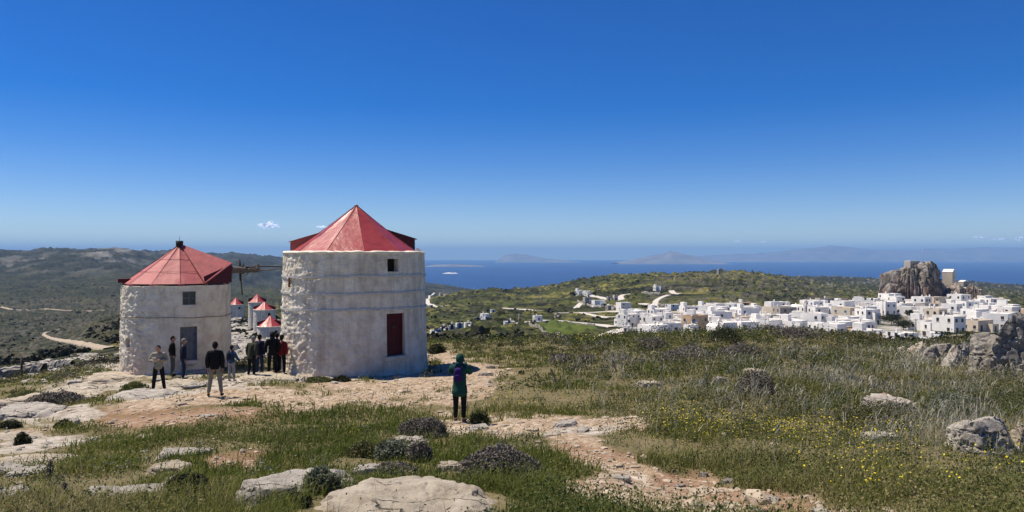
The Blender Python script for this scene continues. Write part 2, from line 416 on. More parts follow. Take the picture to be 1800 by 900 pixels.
# attributes
mpx, mpy, mp_path, mp_rock, mp_red = masks(GX[:int(np.searchsorted(Ys, 85))], GY[:int(np.searchsorted(Ys, 85))])
nr = mp_path.shape[0]
A1 = np.zeros(GX.shape + (4,), np.float32)
A1[:nr, :, 0] = mp_path; A1[:nr, :, 1] = mp_rock; A1[:nr, :, 2] = mp_red
A1[..., 3] = nearw
# fields: green patches; scrub darkness, with shade of the left slopes painted in
def poly_in(px, py, pg):
    ins = np.zeros(px.shape, bool)
    for (x0, y0), (x1, y1) in zip(pg, pg[1:] + pg[:1]):
        c = ((y0 > py) != (y1 > py)) & (px < (x1 - x0) * (py - y0) / (y1 - y0 + 1e-9) + x0); ins ^= c
    return ins
A2 = np.zeros(GX.shape + (4,), np.float32)
vis = (GY > 150)
apy = APY + 0 * GX
fld = poly_in(gpx, apy, [(935, 572), (985, 568), (1045, 572), (1050, 578), (1030, 585), (985, 592), (960, 588)]) & vis & (GY < 420)
fld2 = poly_in(gpx, apy, [(885, 532), (905, 530), (905, 538), (880, 539)]) & vis
fld3 = poly_in(gpx, apy, [(0, 668), (90, 652), (200, 640), (215, 650), (90, 672), (0, 692)]) & (GY > 40) & (GY < 260)
A2[..., 0] = fld * .75 + fld2 * .7 + fld3 * .25
A2[..., 1] = TERF
crag = sm(.50, .66, fbm(GX / 45, GY / 90, 5, 90)) * far
crag = crag * (np.exp(-((gpx - 40) / 130)**2) * np.exp(-((APY - 466) / 12)**2) * .7 + np.exp(-((gpx - 205) / 60)**2) * np.exp(-((APY - 452) / 10)**2) + .12)
A2[..., 2] = np.clip(crag * .5 + sm(.62, .7, fbm(GX / 14, GY / 20, 4, 95)) * .35 * (1 - nearw) * sm(1250, 1400, gpx) * sm(700, 1200, GY), 0, 1)
A2[..., 3] = np.maximum(sm(900, 2400, GY), (1 - sm(380, 560, gpx)) * sm(130, 260, GY) * .8)  # far hills darker; left slopes darkened too, their shade painted into the colour
tz = flat_town * poly_in(gpx, apy, [(1095, 596), (1095, 570), (1120, 556), (1290, 541), (1450, 540), (1560, 522), (1720, 528), (1840, 550), (1840, 606), (1500, 612)])
A2[..., 2] = np.maximum(A2[..., 2], tz * (.35 + .6 * sm(.4, .6, fbm(GX / 7, GY / 7, 3, 97))))
nyx = GX.shape
idx = np.arange(nyx[0] * nyx[1]).reshape(nyx)
fq = np.stack([idx[:-1, :-1], idx[:-1, 1:], idx[1:, 1:], idx[1:, :-1]], -1).reshape(-1, 4)
V = np.stack([GX, GY, ZG], -1).reshape(-1, 3)
me = mesh_np('ground', V, fq, {'near': A1.reshape(-1, 4), 'far': A2.reshape(-1, 4)}, True)
def ground_mat():
    m, t, b = nodes('dry hillside ground'); v = objv(t)
    a = N(t, 'ShaderNodeAttribute', attribute_name='near'); s = N(t, 'ShaderNodeSeparateColor'); t.links.new(a.outputs['Color'], s.inputs[0])
    a2 = N(t, 'ShaderNodeAttribute', attribute_name='far'); s2 = N(t, 'ShaderNodeSeparateColor'); t.links.new(a2.outputs['Color'], s2.inputs[0])
    # near ground
    soil = ramp(t, noise(t, 1.7, 8, v, .7), [(.3, (.10, .075, .045)), (.5, (.19, .14, .085)), (.72, (.29, .215, .14))])
    litter = ramp(t, noise(t, 14, 6, v, .7), [(.45, (.075, .085, .032)), (.6, (.17, .15, .075))])
    soil = mixc(t, .55, soil, litter)
    vo = N(t, 'ShaderNodeTexVoronoi'); vo.inputs['Scale'].default_value = 9; t.links.new(v, vo.inputs[0])
    vo2 = N(t, 'ShaderNodeTexVoronoi'); vo2.inputs['Scale'].default_value = 23; t.links.new(v, vo2.inputs[0])
    sc = N(t, 'ShaderNodeSeparateColor'); t.links.new(vo.outputs['Color'], sc.inputs[0])
    grav = ramp(t, sc.outputs[0], [(0, (.20, .145, .095)), (.4, (.31, .235, .165)), (.75, (.42, .345, .26)), (1, (.52, .46, .38))])
    grav = mixc(t, ramp(t, noise(t, .8, 6, v, .7), [(.4, 0), (.65, .7)]), grav, (.30, .215, .145))
    c = mixc(t, s.outputs[0], soil, grav)
    red = ramp(t, noise(t, 6, 6, v, .7), [(.35, (.17, .085, .05)), (.65, (.30, .18, .115))])
    c = mixc(t, mth(t, 'MULTIPLY', s.outputs[2], .6), c, red)
    rk = ramp(t, noise(t, 2.5, 8, v, .7, .6), [(.34, (.13, .11, .085)), (.45, (.30, .265, .22)), (.58, (.42, .385, .33)), (.72, (.50, .465, .41))])
    c = mixc(t, s.outputs[1], c, rk)
    # distant scrub
    scrub = ramp(t, noise(t, .11, 10, v, .72), [(.38, (.018, .024, .010)), (.47, (.040, .046, .020)), (.56, (.075, .078, .034)), (.68, (.135, .120, .065)), (.8, (.22, .19, .13))])
    big = ramp(t, noise(t, .012, 5, v, .6), [(.35, (.55, .62, .55)), (.65, (1.25, 1.15, 1.0))])
    scrub = mixc(t, 1.0, scrub, big, 'MULTIPLY')
    mp = N(t, 'ShaderNodeMapping'); mp.inputs['Scale'].default_value = (.012, .05, .16); t.links.new(v, mp.inputs[0])
    strk = ramp(t, noise(t, 1.0, 7, mp.outputs[0], .65, 1.2), [(.36, (.42, .46, .45)), (.46, (.9, .95, .9)), (.56, (1.0, 1.0, 1.0)), (.66, (1.9, 1.75, 1.5))])
    scrub = mixc(t, .9, scrub, strk, 'MULTIPLY')
    farshade = ramp(t, noise(t, .02, 9, v, .72), [(.40, (.010, .014, .010)), (.52, (.026, .030, .018)), (.66, (.058, .056, .038)), (.8, (.12, .11, .085))])
    scrub = mixc(t, a2.outputs['Alpha'], scrub, farshade)  # alpha also mixes in the painted shade of the left slopes
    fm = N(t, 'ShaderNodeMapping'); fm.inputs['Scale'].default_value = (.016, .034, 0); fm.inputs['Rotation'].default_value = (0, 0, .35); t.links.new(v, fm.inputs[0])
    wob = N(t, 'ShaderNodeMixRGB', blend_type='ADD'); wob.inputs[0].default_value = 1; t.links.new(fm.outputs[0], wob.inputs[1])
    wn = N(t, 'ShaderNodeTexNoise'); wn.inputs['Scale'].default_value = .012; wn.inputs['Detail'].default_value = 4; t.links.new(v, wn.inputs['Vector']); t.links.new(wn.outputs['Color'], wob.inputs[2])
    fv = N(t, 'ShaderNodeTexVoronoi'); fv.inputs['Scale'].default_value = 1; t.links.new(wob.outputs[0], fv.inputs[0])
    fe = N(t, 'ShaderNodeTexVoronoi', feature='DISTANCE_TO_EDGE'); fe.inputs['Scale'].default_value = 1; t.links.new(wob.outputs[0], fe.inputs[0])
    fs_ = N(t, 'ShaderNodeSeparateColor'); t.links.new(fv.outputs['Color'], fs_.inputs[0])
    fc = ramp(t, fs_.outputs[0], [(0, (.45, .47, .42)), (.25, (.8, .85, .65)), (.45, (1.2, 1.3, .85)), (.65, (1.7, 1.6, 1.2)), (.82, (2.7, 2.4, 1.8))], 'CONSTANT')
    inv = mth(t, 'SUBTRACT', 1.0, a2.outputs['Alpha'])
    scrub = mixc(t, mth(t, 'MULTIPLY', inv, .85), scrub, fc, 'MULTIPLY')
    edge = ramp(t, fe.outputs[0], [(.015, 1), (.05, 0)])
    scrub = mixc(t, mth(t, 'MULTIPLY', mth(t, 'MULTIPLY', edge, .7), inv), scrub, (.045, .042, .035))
    grn = ramp(t, noise(t, .3, 5, v, .6), [(.3, (.055, .085, .018)), (.7, (.10, .135, .03))])
    scrub = mixc(t, s2.outputs[0], scrub, grn)
    stone = ramp(t, noise(t, .25, 6, v, .7), [(.4, (.05, .045, .035)), (.65, (.16, .145, .12))])
    scrub = mixc(t, mth(t, 'MULTIPLY', s2.outputs[1], .9), scrub, stone)
    scrub = mixc(t, s2.outputs[2], scrub, (.34, .33, .31))
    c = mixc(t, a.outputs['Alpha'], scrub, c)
    setc(t, b, c); b.inputs['Roughness'].default_value = .95; b.inputs['Specular IOR Level'].default_value = .1
    h = mth(t, 'ADD', mth(t, 'MULTIPLY', vo.outputs[0], -.6), mth(t, 'ADD', mth(t, 'MULTIPLY', vo2.outputs[0], -.3), noise(t, 5, 8, v, .7)))
    bump(t, b, h, .7, .05)
    return m
M['ground'] = ground_mat()
tag(link('ground', me, M['ground']), kind='structure')

# roads
M['concrete_road'] = simple('pale concrete road', (.50, .47, .42), .9, .18, .3)
M['dirt_track'] = simple('pale dirt track', (.34, .28, .21), .95, .25, .3)
for i, (d, wd) in enumerate(roadw):
    t_ = np.gradient(d, axis=0); t_ /= np.linalg.norm(t_, axis=1, keepdims=True) + 1e-9
    nrm = np.stack([-t_[:, 1], t_[:, 0]], 1)
    zz_ = []
    offs = [-wd / 2 - .6, -wd / 2, wd / 2, wd / 2 + .6]; dzs = [-.6, .32, .32, -.6]
    V = np.stack([np.stack([d[:, 0] + nrm[:, 0] * o, d[:, 1] + nrm[:, 1] * o, gz(d[:, 0] + nrm[:, 0] * o, d[:, 1] + nrm[:, 1] * o) + q], -1) for o, q in zip(offs, dzs)], 1)
    n = len(d); ix = np.arange(n * 4).reshape(n, 4)
    fr_ = np.stack([ix[:-1, :-1], ix[:-1, 1:], ix[1:, 1:], ix[1:, :-1]], -1).reshape(-1, 4)
    o = link('dirt_track' if i >= 12 or i in (0,) else 'road', mesh_np('road', V.reshape(-1, 3), fr_), M['dirt_track' if i >= 12 else 'concrete_road'])
    tag(o, kind='structure')

# sea
def sea_mat():
    m, t, b = nodes('deep blue windy sea'); v = objv(t)
    mp = N(t, 'ShaderNodeMapping'); mp.inputs['Scale'].default_value = (1, .35, 1); t.links.new(v, mp.inputs[0])
    c = ramp(t, noise(t, .0012, 6, mp.outputs[0], .6), [(.3, (.008, .040, .135)), (.7, (.012, .055, .175))])
    wc = ramp(t, noise(t, .02, 8, mp.outputs[0], .75), [(.70, 0), (.74, 1)])
    c = mixc(t, wc, c, (.5, .55, .6))
    setc(t, b, c); b.inputs['Roughness'].default_value = .45; b.inputs['Specular IOR Level'].default_value = .18
    bump(t, b, noise(t, .03, 6, mp.outputs[0], .7), .9, 6)
    return m
mb = MB(); mb.add([(-45000, 1200, -200), (45000, 1200, -200), (45000, 50000, -200), (-45000, 50000, -200)], [(0, 1, 2, 3)])
tag(mb.build('sea', sea_mat()), kind='structure')

# far islands and mountains across the water
def island(name, pts, Y, depth, amp, m, seed, base=-200.5):
    px = np.arange(pts[0][0], pts[-1][0] + .1, 2.0); top = np.interp(px, [p[0] for p in pts], [p[1] for p in pts])
    nY = 44; vv = np.linspace(0, 1, nY)
    X = (px[None, :] - 900) / F * Y + 0 * vv[:, None]; YY = Y + vv[:, None] * depth + 0 * px[None, :]
    H = (H0 - top) / F * (Y + depth * .45) - base
    prof = np.sin(np.pi * np.clip(vv * 1.05, 0, 1))**.8
    k = fbm(X / (amp * 9), YY / (amp * 9), 5, seed)
    Z = base + H[None, :] * prof[:, None] * (.72 + .28 * (1 - np.abs(2 * k - 1))) + (k - .5) * amp * prof[:, None]
    Z = np.maximum(Z, base)
    ix = np.arange(X.size).reshape(X.shape)
    f = np.stack([ix[:-1, :-1], ix[:-1, 1:], ix[1:, 1:], ix[1:, :-1]], -1).reshape(-1, 4)
    return tag(link(name, mesh_np(name, np.stack([X, YY, Z], -1).reshape(-1, 3), f, None, True), m), kind='structure')
M['isle'] = simple('bare rocky island', (.19, .175, .155), .95, .4, .002, detail=8)
island('island', [(1090, 461), (1125, 456), (1150, 450), (1172, 446), (1186, 440), (1200, 442), (1215, 446), (1240, 450), (1262, 458), (1285, 461)], 20800, 2200, 60, M['isle'], 3)
island('island', [(870, 461), (885, 449), (905, 445), (925, 447), (950, 452), (975, 455), (1000, 458), (1025, 461)], 27000, 2500, 50, M['isle'], 8)
island('mountains', [(1180, 459), (1230, 452), (1270, 449), (1330, 446), (1380, 444), (1420, 440), (1450, 436), (1480, 433), (1500, 431), (1530, 433), (1560, 437), (1620, 439), (1680, 437), (1740, 436), (1800, 434), (1900, 436), (2100, 450)], 30000, 5000, 130, M['isle'], 13)
M['islet'] = simple('pale islet with surf', (.62, .60, .57), .9, .3, .02)
island('islet', [(776, 481), (782, 479.3), (788, 478.7), (794, 479.6), (800, 479.3), (804, 481)], 9000, 220, 8, M['islet'], 5)
island('islet', [(744, 468), (765, 465), (800, 464.5), (835, 466), (850, 468)], 15500, 500, 20, M['isle'], 9)

# clouds, well above the haze
def cloud(px, py, wpx, hpx, Y, seed):
    r_ = random.Random(seed); bm = bmesh.new()
    for k in range(9):
        u = (k + .5) / 9 * 2 - 1; rr = (1 - u * u * .8) * (.7 + .5 * r_.random())
        bmesh.ops.create_icosphere(bm, subdivisions=3, radius=1, matrix=Matrix.Translation((u * wpx * .42, r_.uniform(-1, 1) * hpx * .3, r_.uniform(-.1, .25) * hpx)) @ Matrix.Diagonal((wpx * .16, hpx * .5 * rr, hpx * .36 * rr, 1)))
    me_ = bpy.data.meshes.new('cloud'); s_ = Y / F
    co = np.array([q.co[:] for q in bm.verts]); co += (fbm3(co * .5 + seed, 4, 3)[:, None] - .5) * hpx * .35; co *= s_
    for q, c_ in zip(bm.verts, co): q.co = c_
    bm.to_mesh(me_); bm.free()
    o = link('cloud', me_, M['cloud'], None, ((px - 900) * s_, Y, (H0 - py) * s_)); tag(o, kind='structure')
m, t, b = nodes('thin white cloud'); b.inputs['Base Color'].default_value = (.9, .9, .9, 1); b.inputs['Roughness'].default_value = 1
b.inputs['Specular IOR Level'].default_value = 0; v = objv(t)
lw = N(t, 'ShaderNodeLayerWeight'); lw.inputs[0].default_value = .5
al = mth(t, 'MULTIPLY', ramp(t, lw.outputs['Facing'], [(.1, .5), (.6, 0)]), ramp(t, noise(t, .006, 5, v, .6), [(.35, .15), (.6, 1)]))
t.links.new(al, b.inputs['Alpha']); tl = N(t, 'ShaderNodeBsdfTranslucent'); tl.inputs[0].default_value = (.95, .95, .95, 1)
ad = N(t, 'ShaderNodeAddShader'); tp = N(t, 'ShaderNodeBsdfTransparent'); df = N(t, 'ShaderNodeBsdfDiffuse'); df.inputs[0].default_value = (.95, .95, .95, 1); ms_ = N(t, 'ShaderNodeMixShader')
t.links.new(tl.outputs[0], ad.inputs[0]); t.links.new(df.outputs[0], ad.inputs[1]); t.links.new(al, ms_.inputs[0]); t.links.new(tp.outputs[0], ms_.inputs[1]); t.links.new(ad.outputs[0], ms_.inputs[2])
t.links.new(ms_.outputs[0], t.nodes['Material Output'].inputs[0])
M['cloud'] = m
cloud(472, 397, 40, 15, 30000, 1); cloud(566, 399, 24, 6, 32000, 2)
cloud(1296, 425, 14, 5, 44000, 3); cloud(1340, 425, 12, 4, 44000, 4); cloud(1722, 418, 22, 7, 44000, 5); cloud(1756, 421, 24, 6, 44000, 6); cloud(1792, 420, 18, 8, 44000, 7)

# haze: one even box of air round everything
HAZE = 5.0e-5
m = bpy.data.materials.new('haze'); m.use_nodes = True; t = m.node_tree; t.nodes.remove(t.nodes['Principled BSDF'])
pv = N(t, 'ShaderNodeVolumePrincipled'); pv.inputs['Density'].default_value = HAZE; pv.inputs['Color'].default_value = (.27, .57, 1.0, 1); pv.inputs['Anisotropy'].default_value = .0
t.links.new(pv.outputs[0], t.nodes['Material Output'].inputs['Volume'])
mb = MB(); mb.box(-46000, 46000, -300, 52000, -203, 620)
hz = mb.build('haze', m); tag(hz, kind='stuff')

# ------------------------------------------------------------------ windmills
def mill_wall(R0, R1, z0, z1, openings, m, root, lump, seed, flare=0.0, NA=200, NZ=70, rimw=.5):
    """round wall in local coordinates, z0 foot, z1 top. openings: (angle from the side facing -Y, half width, zlo, zhi, depth)"""
    A = list(np.linspace(-math.pi, math.pi, NA, endpoint=False)); Z = list(np.linspace(z0, z1, NZ))
    def rad(z): u = (z - z0) / (z1 - z0); return R0 + (R1 - R0) * u + flare * max(0, 1 - u * 5)**2
    for a, hw, zl, zh, dp in openings:
        da = hw / R0
        A = [q for q in A if abs(q - (a - da)) > .012 and abs(q - (a + da)) > .012] + [a - da, a + da]
        Z = [q for q in Z if abs(q - zl) > .02 and abs(q - zh) > .02] + [zl, zh]
    A = np.array(sorted(A)); Z = np.array(sorted(Z)); na = len(A); nz = len(Z)
    aa, z_ = np.meshgrid(A, Z)
    r = np.vectorize(rad)(z_)
    p = np.stack([np.sin(aa) * r, -np.cos(aa) * r, z_], -1).reshape(-1, 3)
    d = (fbm3(p * 2.8, 4, seed) - .5) * lump * .7 + (fbm3(p * 10.5, 3, seed + 9, .65) - .5) * lump * 1.2
    left = sm(-.15, .55, np.sin(-aa.ravel() - .25)); d = d * (.40 + 1.1 * left)     # the sun side is rougher, bare rubble under lime
    rr = r.ravel() + d
    P_ = np.stack([np.sin(aa.ravel()) * rr, -np.cos(aa.ravel()) * rr, z_.ravel()], -1)
    top = (z_.ravel() > z1 - 1e-6); P_[top, 2] += (fbm3(P_[top] * 1.5, 3, 5) - .5) * .07
    f = []
    def inside(a, z):
        for q, hw, zl, zh, dp in openings:
            if abs(a - q) < hw / R0 - 1e-4 and zl < z < zh: return True
        return False
    for j in range(nz - 1):
        for i in range(na):
            i2 = (i + 1) % na; am = (A[i] + A[i2]) / 2 if i2 else math.pi
            if inside(am, (Z[j] + Z[j + 1]) / 2): continue
            f.append((j * na + i, j * na + i2, (j + 1) * na + i2, (j + 1) * na + i))
    V = [tuple(q) for q in P_]
    # rim
    b0 = len(V); tr = (nz - 1) * na
    for i in range(na):
        x, y, z = V[tr + i]; k = (R1 - rimw) / R1; V.append((x * k, y * k, z + .03))
    for i in range(na):
        i2 = (i + 1) % na; f.append((tr + i, tr + i2, b0 + i2, b0 + i))
    # reveals
    for a, hw, zl, zh, dp in openings:
        da = hw / R0; ids = [k for k in range(na) if a - da - 1e-6 <= A[k] <= a + da + 1e-6]
        js = [k for k in range(nz) if zl - 1e-6 <= Z[k] <= zh + 1e-6]
        ring = [js[0] * na + i for i in ids] + [j * na + ids[-1] for j in js[1:]] + [js[-1] * na + i for i in ids[::-1][1:]] + [j * na + ids[0] for j in js[::-1][1:-1]]
        dirv = np.array([math.sin(a), -math.cos(a), 0]); n0 = len(V)
        for q in ring: V.append(tuple(np.array(V[q]) - dirv * dp))
        for k in range(len(ring)):
            k2 = (k + 1) % len(ring); f.append((ring[k], ring[k2], n0 + k2, n0 + k))
    me = bpy.data.meshes.new('wall'); me.from_pydata(V, [], f); me.update()
    me.polygons.foreach_set('use_smooth', [True] * len(f))
    try: me.set_sharp_from_angle(angle=R(50))
    except Exception: pass
    return link('wall', me, m, root)
def cone(R0, zb, za, n, m, root, sag=.06, off=(0, 0), a0=0.0, wob=.04, seed=1, name='roof', ridges=True):
    r_ = random.Random(seed); V = []; f = []; K = 9; per = 4
    tot = n * per
    for j in range(K + 1):
        u = j / K
        for i in range(tot):
            a = a0 + 2 * math.pi * i / tot; w_ = abs(((i % per) / per) - .5) * 2      # 1 on a seam
            rr = R0 * (1 - u) * ((.965 + .035 * w_) if ridges else 1) + r_.uniform(-1, 1) * wob * (1 - u) * .5
            z = zb + (za - zb) * u - sag * math.sin(math.pi * u)
            V.append((math.sin(a) * rr + off[0] * u, -math.cos(a) * rr + off[1] * u, z + (w_ > .9) * .015))
    for j in range(K):
        for i in range(tot):
            i2 = (i + 1) % tot; f.append((j * tot + i, j * tot + i2, (j + 1) * tot + i2, (j + 1) * tot + i))
    # folded eave lip
    n0 = len(V)
    for i in range(tot): x, y, z = V[i]; V.append((x * 1.0, y * 1.0, z - .06))
    for i in range(tot): i2 = (i + 1) % tot; f.append((n0 + i, n0 + i2, i2, i))
    me = bpy.data.meshes.new(name); me.from_pydata(V, [], f); me.update(); me.polygons.foreach_set('use_smooth', [True] * len(f))
    try: me.set_sharp_from_angle(angle=R(14))
    except Exception: pass
    return link(name, me, m, root)
def on_wall(a, r): return Matrix.Translation((math.sin(a) * r, -math.cos(a) * r, 0)) @ Matrix.Rotation(a, 4, 'Z')
def hoop(R_, z, a0, a1, w_, th, m, root, wav=.02, seed=0, name='hoop'):
    V = []; f = []; n = 140; r_ = random.Random(seed); ph = r_.random() * 6
    for i in range(n + 1):
        a = a0 + (a1 - a0) * i / n; dz_ = wav * math.sin(a * 2.3 + ph) + wav * .4 * math.sin(a * 9 + ph)
        for rr, zz_ in ((R_, -w_ / 2), (R_ + th, -w_ / 2), (R_ + th, w_ / 2), (R_, w_ / 2)):
            V.append((math.sin(a) * rr, -math.cos(a) * rr, z + zz_ + dz_))
    for i in range(n):
        for k in range(4): f.append((i * 4 + k, (i + 1) * 4 + k, (i + 1) * 4 + (k + 1) % 4, i * 4 + (k + 1) % 4))
    me = bpy.data.meshes.new(name); me.from_pydata(V, [], f); me.update(); return link(name, me, m, root)

# --- the near, larger mill
D = 33.1; cx, cy = (624.5 - 900) / F * D, D
base = -4.85
bear = math.atan2(cx, cy)
big = thing('windmill', 'large whitewashed stone windmill with red metal cone roof, dark red door and three metal hoops', 'windmill', (cx, cy, base), -bear, 'whitewashed windmills with red roofs')
H = .17 - base
dA, dW = R(32.0), .46
dz0, dz1 = -4.08 - base, -2.33 - base
wA = R(30.0); wz0, wz1 = -.60 - base, -.07 - base
mill_wall(3.20, 3.05, -.5, H, [(dA, dW, dz0, dz1, .22), (wA, .28, wz0, wz1, .34)], M['plaster'], big, .075, 3, .10, 300, 130)
mb = MB(); mb.box(-dW - .03, dW + .03, 0, .05, dz0 - .03, dz1 + .03, on_wall(dA, 2.93))
door = mb.build('door', M['dark_red'], big)
mb = MB()
for k in range(5): mb.box(-dW + k * .184 + .012, -dW + (k + 1) * .184 - .012, -.012, .001, dz0 + .02, dz1 - .02, on_wall(dA, 2.93))
for z in (dz0 + .25, dz1 - .35): mb.box(-dW + .04, dW - .04, -.035, -.012, z, z + .10, on_wall(dA, 2.93))
mb.build('board_panel', M['dark_red'], door)
mb = MB(); mb.box(-.02, .02, -.07, -.035, dz1 - .52, dz1 - .40, on_wall(dA, 2.93)).box(-.09, .09, -.05, -.012, dz1 - .62, dz1 - .54, on_wall(dA, 2.93)); mb.build('latch', M['darkwood'], door)
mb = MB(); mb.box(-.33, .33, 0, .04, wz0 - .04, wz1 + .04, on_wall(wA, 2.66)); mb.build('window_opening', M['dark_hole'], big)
mb = MB(); mb.box(-dW - .12, dW + .12, -.16, .22, dz0 - .16, dz0 - .004, on_wall(dA, 3.12)); 
sl_ = mb.build('door_sill', M['plaster'], big)
for z, s_ in ((-.80, 1), (-1.49, 2), (-2.16, 3)): hoop(3.20 - .15 * (z - base) / H + .032, z - base, -R(175), R(175), .075, .026, M['galv'], big, .018, s_)
mb = MB(); mb.box(-.05, .05, -.06, 0, -1.25 - base, -.85 - base, on_wall(R(-58), 3.13)); mb.build('hoop_clamp', M['rust'], big)
rim = MB(); n = 90; r_ = random.Random(2)
vs = []; fs = []
for i in range(n):
    a = 2 * math.pi * i / n; j = r_.uniform(-.02, .02)
    for rr, zz_ in ((2.35, .03), (2.35, .10 + j), (3.04 + j, .07 + j), (3.10 + j, .0), (3.0, -.04)):
        vs.append((math.sin(a) * rr, -math.cos(a) * rr, H + zz_))
for i in range(n):
    for k in range(4): fs.append((i * 5 + k, i * 5 + k + 1, ((i + 1) % n) * 5 + k + 1, ((i + 1) % n) * 5 + k))
rim.add(vs, fs, True); rim.build('wall_cap', M['limerim'], big)
rf = cone(2.72, H + .07, 2.30 - base, 11, M['roof_gloss'], big, .05, (.05, 0), .13, .05, 5)
mb = MB()
for k in range(11):
    a = .13 + 2 * math.pi * k / 11; pts = []
    for u in (0, .25, .5, .75, .97):
        rr = 2.72 * (1 - u) + .008; pts.append((math.sin(a) * rr + .05 * u, -math.cos(a) * rr, H + .07 + (2.30 - base - H - .07) * u - .05 * math.sin(math.pi * u) + .02))
    mb.tube(pts, .011, 4)
mb.build('seam', M['roof_matt'], rf)
# hatches of the roof: open boxes at both ends of the mill shaft
def hatch(a, r0, r1, hw, z0, z1, z2, m, nm='roof_hatch'):
    """wedge box: from the cone at r0 out to r1; z0 foot, z1 outer top, z2 inner top"""
    Mx = Matrix.Rotation(a, 4, 'Z'); mb = MB()
    vs = [(-hw, -r1, z0), (hw, -r1, z0), (hw, -r1, z1), (-hw, -r1, z1), (-hw, -r0, z0), (hw, -r0, z0), (hw * .9, -r0, z2), (-hw * .9, -r0, z2)]
    mb.add([Mx @ Vector(q) for q in vs], [(0, 1, 2, 3), (3, 2, 6, 7), (1, 5, 6, 2), (4, 0, 3, 7)])
    return mb, Mx
mb, Mx = hatch(R(118), 1.0, 2.72, .62, H + .08, H + .66, H + 1.12, None)
hb = mb.build('roof_hatch', M['dark_red'], big); 
mb = MB(); mb.add([Mx @ Vector(q) for q in ((-.68, -2.80, H + .67), (.68, -2.80, H + .67), (.6, -.95, H + 1.15), (-.6, -.95, H + 1.15), (-.68, -2.80, H + .64), (.68, -2.80, H + .64), (.6, -.95, H + 1.12), (-.6, -.95, H + 1.12))], [(0, 1, 2, 3), (7, 6, 5, 4), (0, 4, 5, 1), (1, 5, 6, 2), (3, 7, 4, 0)]); mb.build('hatch_lid', M['dark_red'], hb)
mb, Mx = hatch(R(-104), 1.2, 2.72, .5, H + .08, H + .50, H + .98, None)
hb = mb.build('roof_hatch', M['roof_gloss'], big)
mb = MB(); mb.add([Mx @ Vector(q) for q in ((-.58, -2.80, H + .51), (.58, -2.80, H + .51), (.5, -1.1, H + 1.01), (-.5, -1.1, H + 1.01), (-.58, -2.80, H + .48), (.58, -2.80, H + .48), (.5, -1.1, H + .98), (-.5, -1.1, H + .98))], [(0, 1, 2, 3), (7, 6, 5, 4), (0, 4, 5, 1), (1, 5, 6, 2), (3, 7, 4, 0)]); mb.build('hatch_lid', M['roof_gloss'], hb)
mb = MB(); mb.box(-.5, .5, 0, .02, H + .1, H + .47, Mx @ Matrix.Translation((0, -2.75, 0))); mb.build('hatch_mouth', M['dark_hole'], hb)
mb = MB(); mb.box(-.10, .10, -.15, .15, -.06, .06, Matrix.Rotation(R(82), 4, 'Z') @ Matrix.Translation((0, -2.84, H + .12)) @ Matrix.Rotation(.5, 4, 'X')); mb.build('loose_flashing', M['galv'], big)
mb = MB(); mb.tube([(.05, 0, 2.27 - base), (.05, 0, 2.34 - base)], [.10, .03], 10); mb.build('roof_cap', M['roof_gloss'], rf)
MILLS = [(cx, cy, 3.3)]

# --- the left mill with its shaft
D = 35.6; cx, cy = (311.5 - 900) / F * D, D
base = -5.1; bear = math.atan2(cx, cy)
lm = thing('windmill', 'whitewashed windmill with faded red cone roof, blue window and wooden sail shaft', 'windmill', (cx, cy, base), -bear, 'whitewashed windmills with red roofs')
H = -1.30 - base
dA, dW = R(11.5), .37; dz0, dz1 = -4.66 - base, -3.14 - base
wA, wW = R(12), .29; wz0, wz1 = -2.16 - base, -1.55 - base
sA = R(-57)
mill_wall(2.44, 2.38, -.5, H, [(dA, dW, dz0, dz1, .20), (wA, wW, wz0, wz1, .16), (sA, .15, -4.07 - base, -3.68 - base, .3)], M['plaster_clean'], lm, .08, 13, .10, 240, 100)
mb = MB(); mb.box(-dW - .03, dW + .03, 0, .04, dz0 - .03, dz1 + .03, on_wall(dA, 2.24)); dr = mb.build('door', M['bluewood'], lm)
mb = MB()
for k in range(5): mb.box(-dW + k * .148 + .008, -dW + (k + 1) * .148 - .008, -.012, .001, dz0 + .01, dz1 - .01, on_wall(dA, 2.24))
mb.build('board_panel', M['bluewood'], dr)
mb = MB()
for x in (-1, 1): mb.box(x * dW - .035, x * dW + .035, -.05, .03, dz0, dz1, on_wall(dA, 2.26))
mb.box(-dW - .035, dW + .035, -.052, .03, dz1 - .05, dz1 + .03, on_wall(dA, 2.26)); mb.build('door_frame', M['oldwood'], dr)
mb = MB(); mb.box(-dW - .02, dW + .02, -.12, .2, dz0 - .14, dz0 - .006, on_wall(dA, 2.46)); mb.build('door_sill', M['plaster'], lm)
Mw = on_wall(wA, 2.30); wf = MB()
for x in (-1, 1): wf.box(x * wW - .045, x * wW + .045, -.05, .03, wz0, wz1, Mw)
for z in (wz0, wz1): wf.box(-wW, wW, -.048, .028, z - .045, z + .045, Mw)
wf.box(-.022, .022, -.04, .02, wz0, wz1, Mw); zc = (wz0 + wz1) / 2; wf.box(-wW, wW, -.038, .018, zc - .018, zc + .018, Mw)
wfo = wf.build('window', M['blueframe'], lm)
mb = MB(); mb.box(-wW, wW, 0, .012, wz0, wz1, Mw); mb.build('pane', M['glass'], wfo)
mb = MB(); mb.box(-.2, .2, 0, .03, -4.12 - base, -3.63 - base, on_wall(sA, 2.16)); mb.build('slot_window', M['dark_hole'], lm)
hoop(2.44, -2.73 - base, -R(170), R(170), .022, .015, M['rust'], lm, .03, 9, 'wire')
rf = cone(2.34, H + .06, .60 - base, 12, M['roof_matt'], lm, .03, (.1, 0), .05, .04, 8)
mb = MB(); mb.tube([(0, 0, H - .02), (0, 0, H + .09)], [2.32, 2.32], 40, False); mb.build('eave_board', M['tar'], lm)
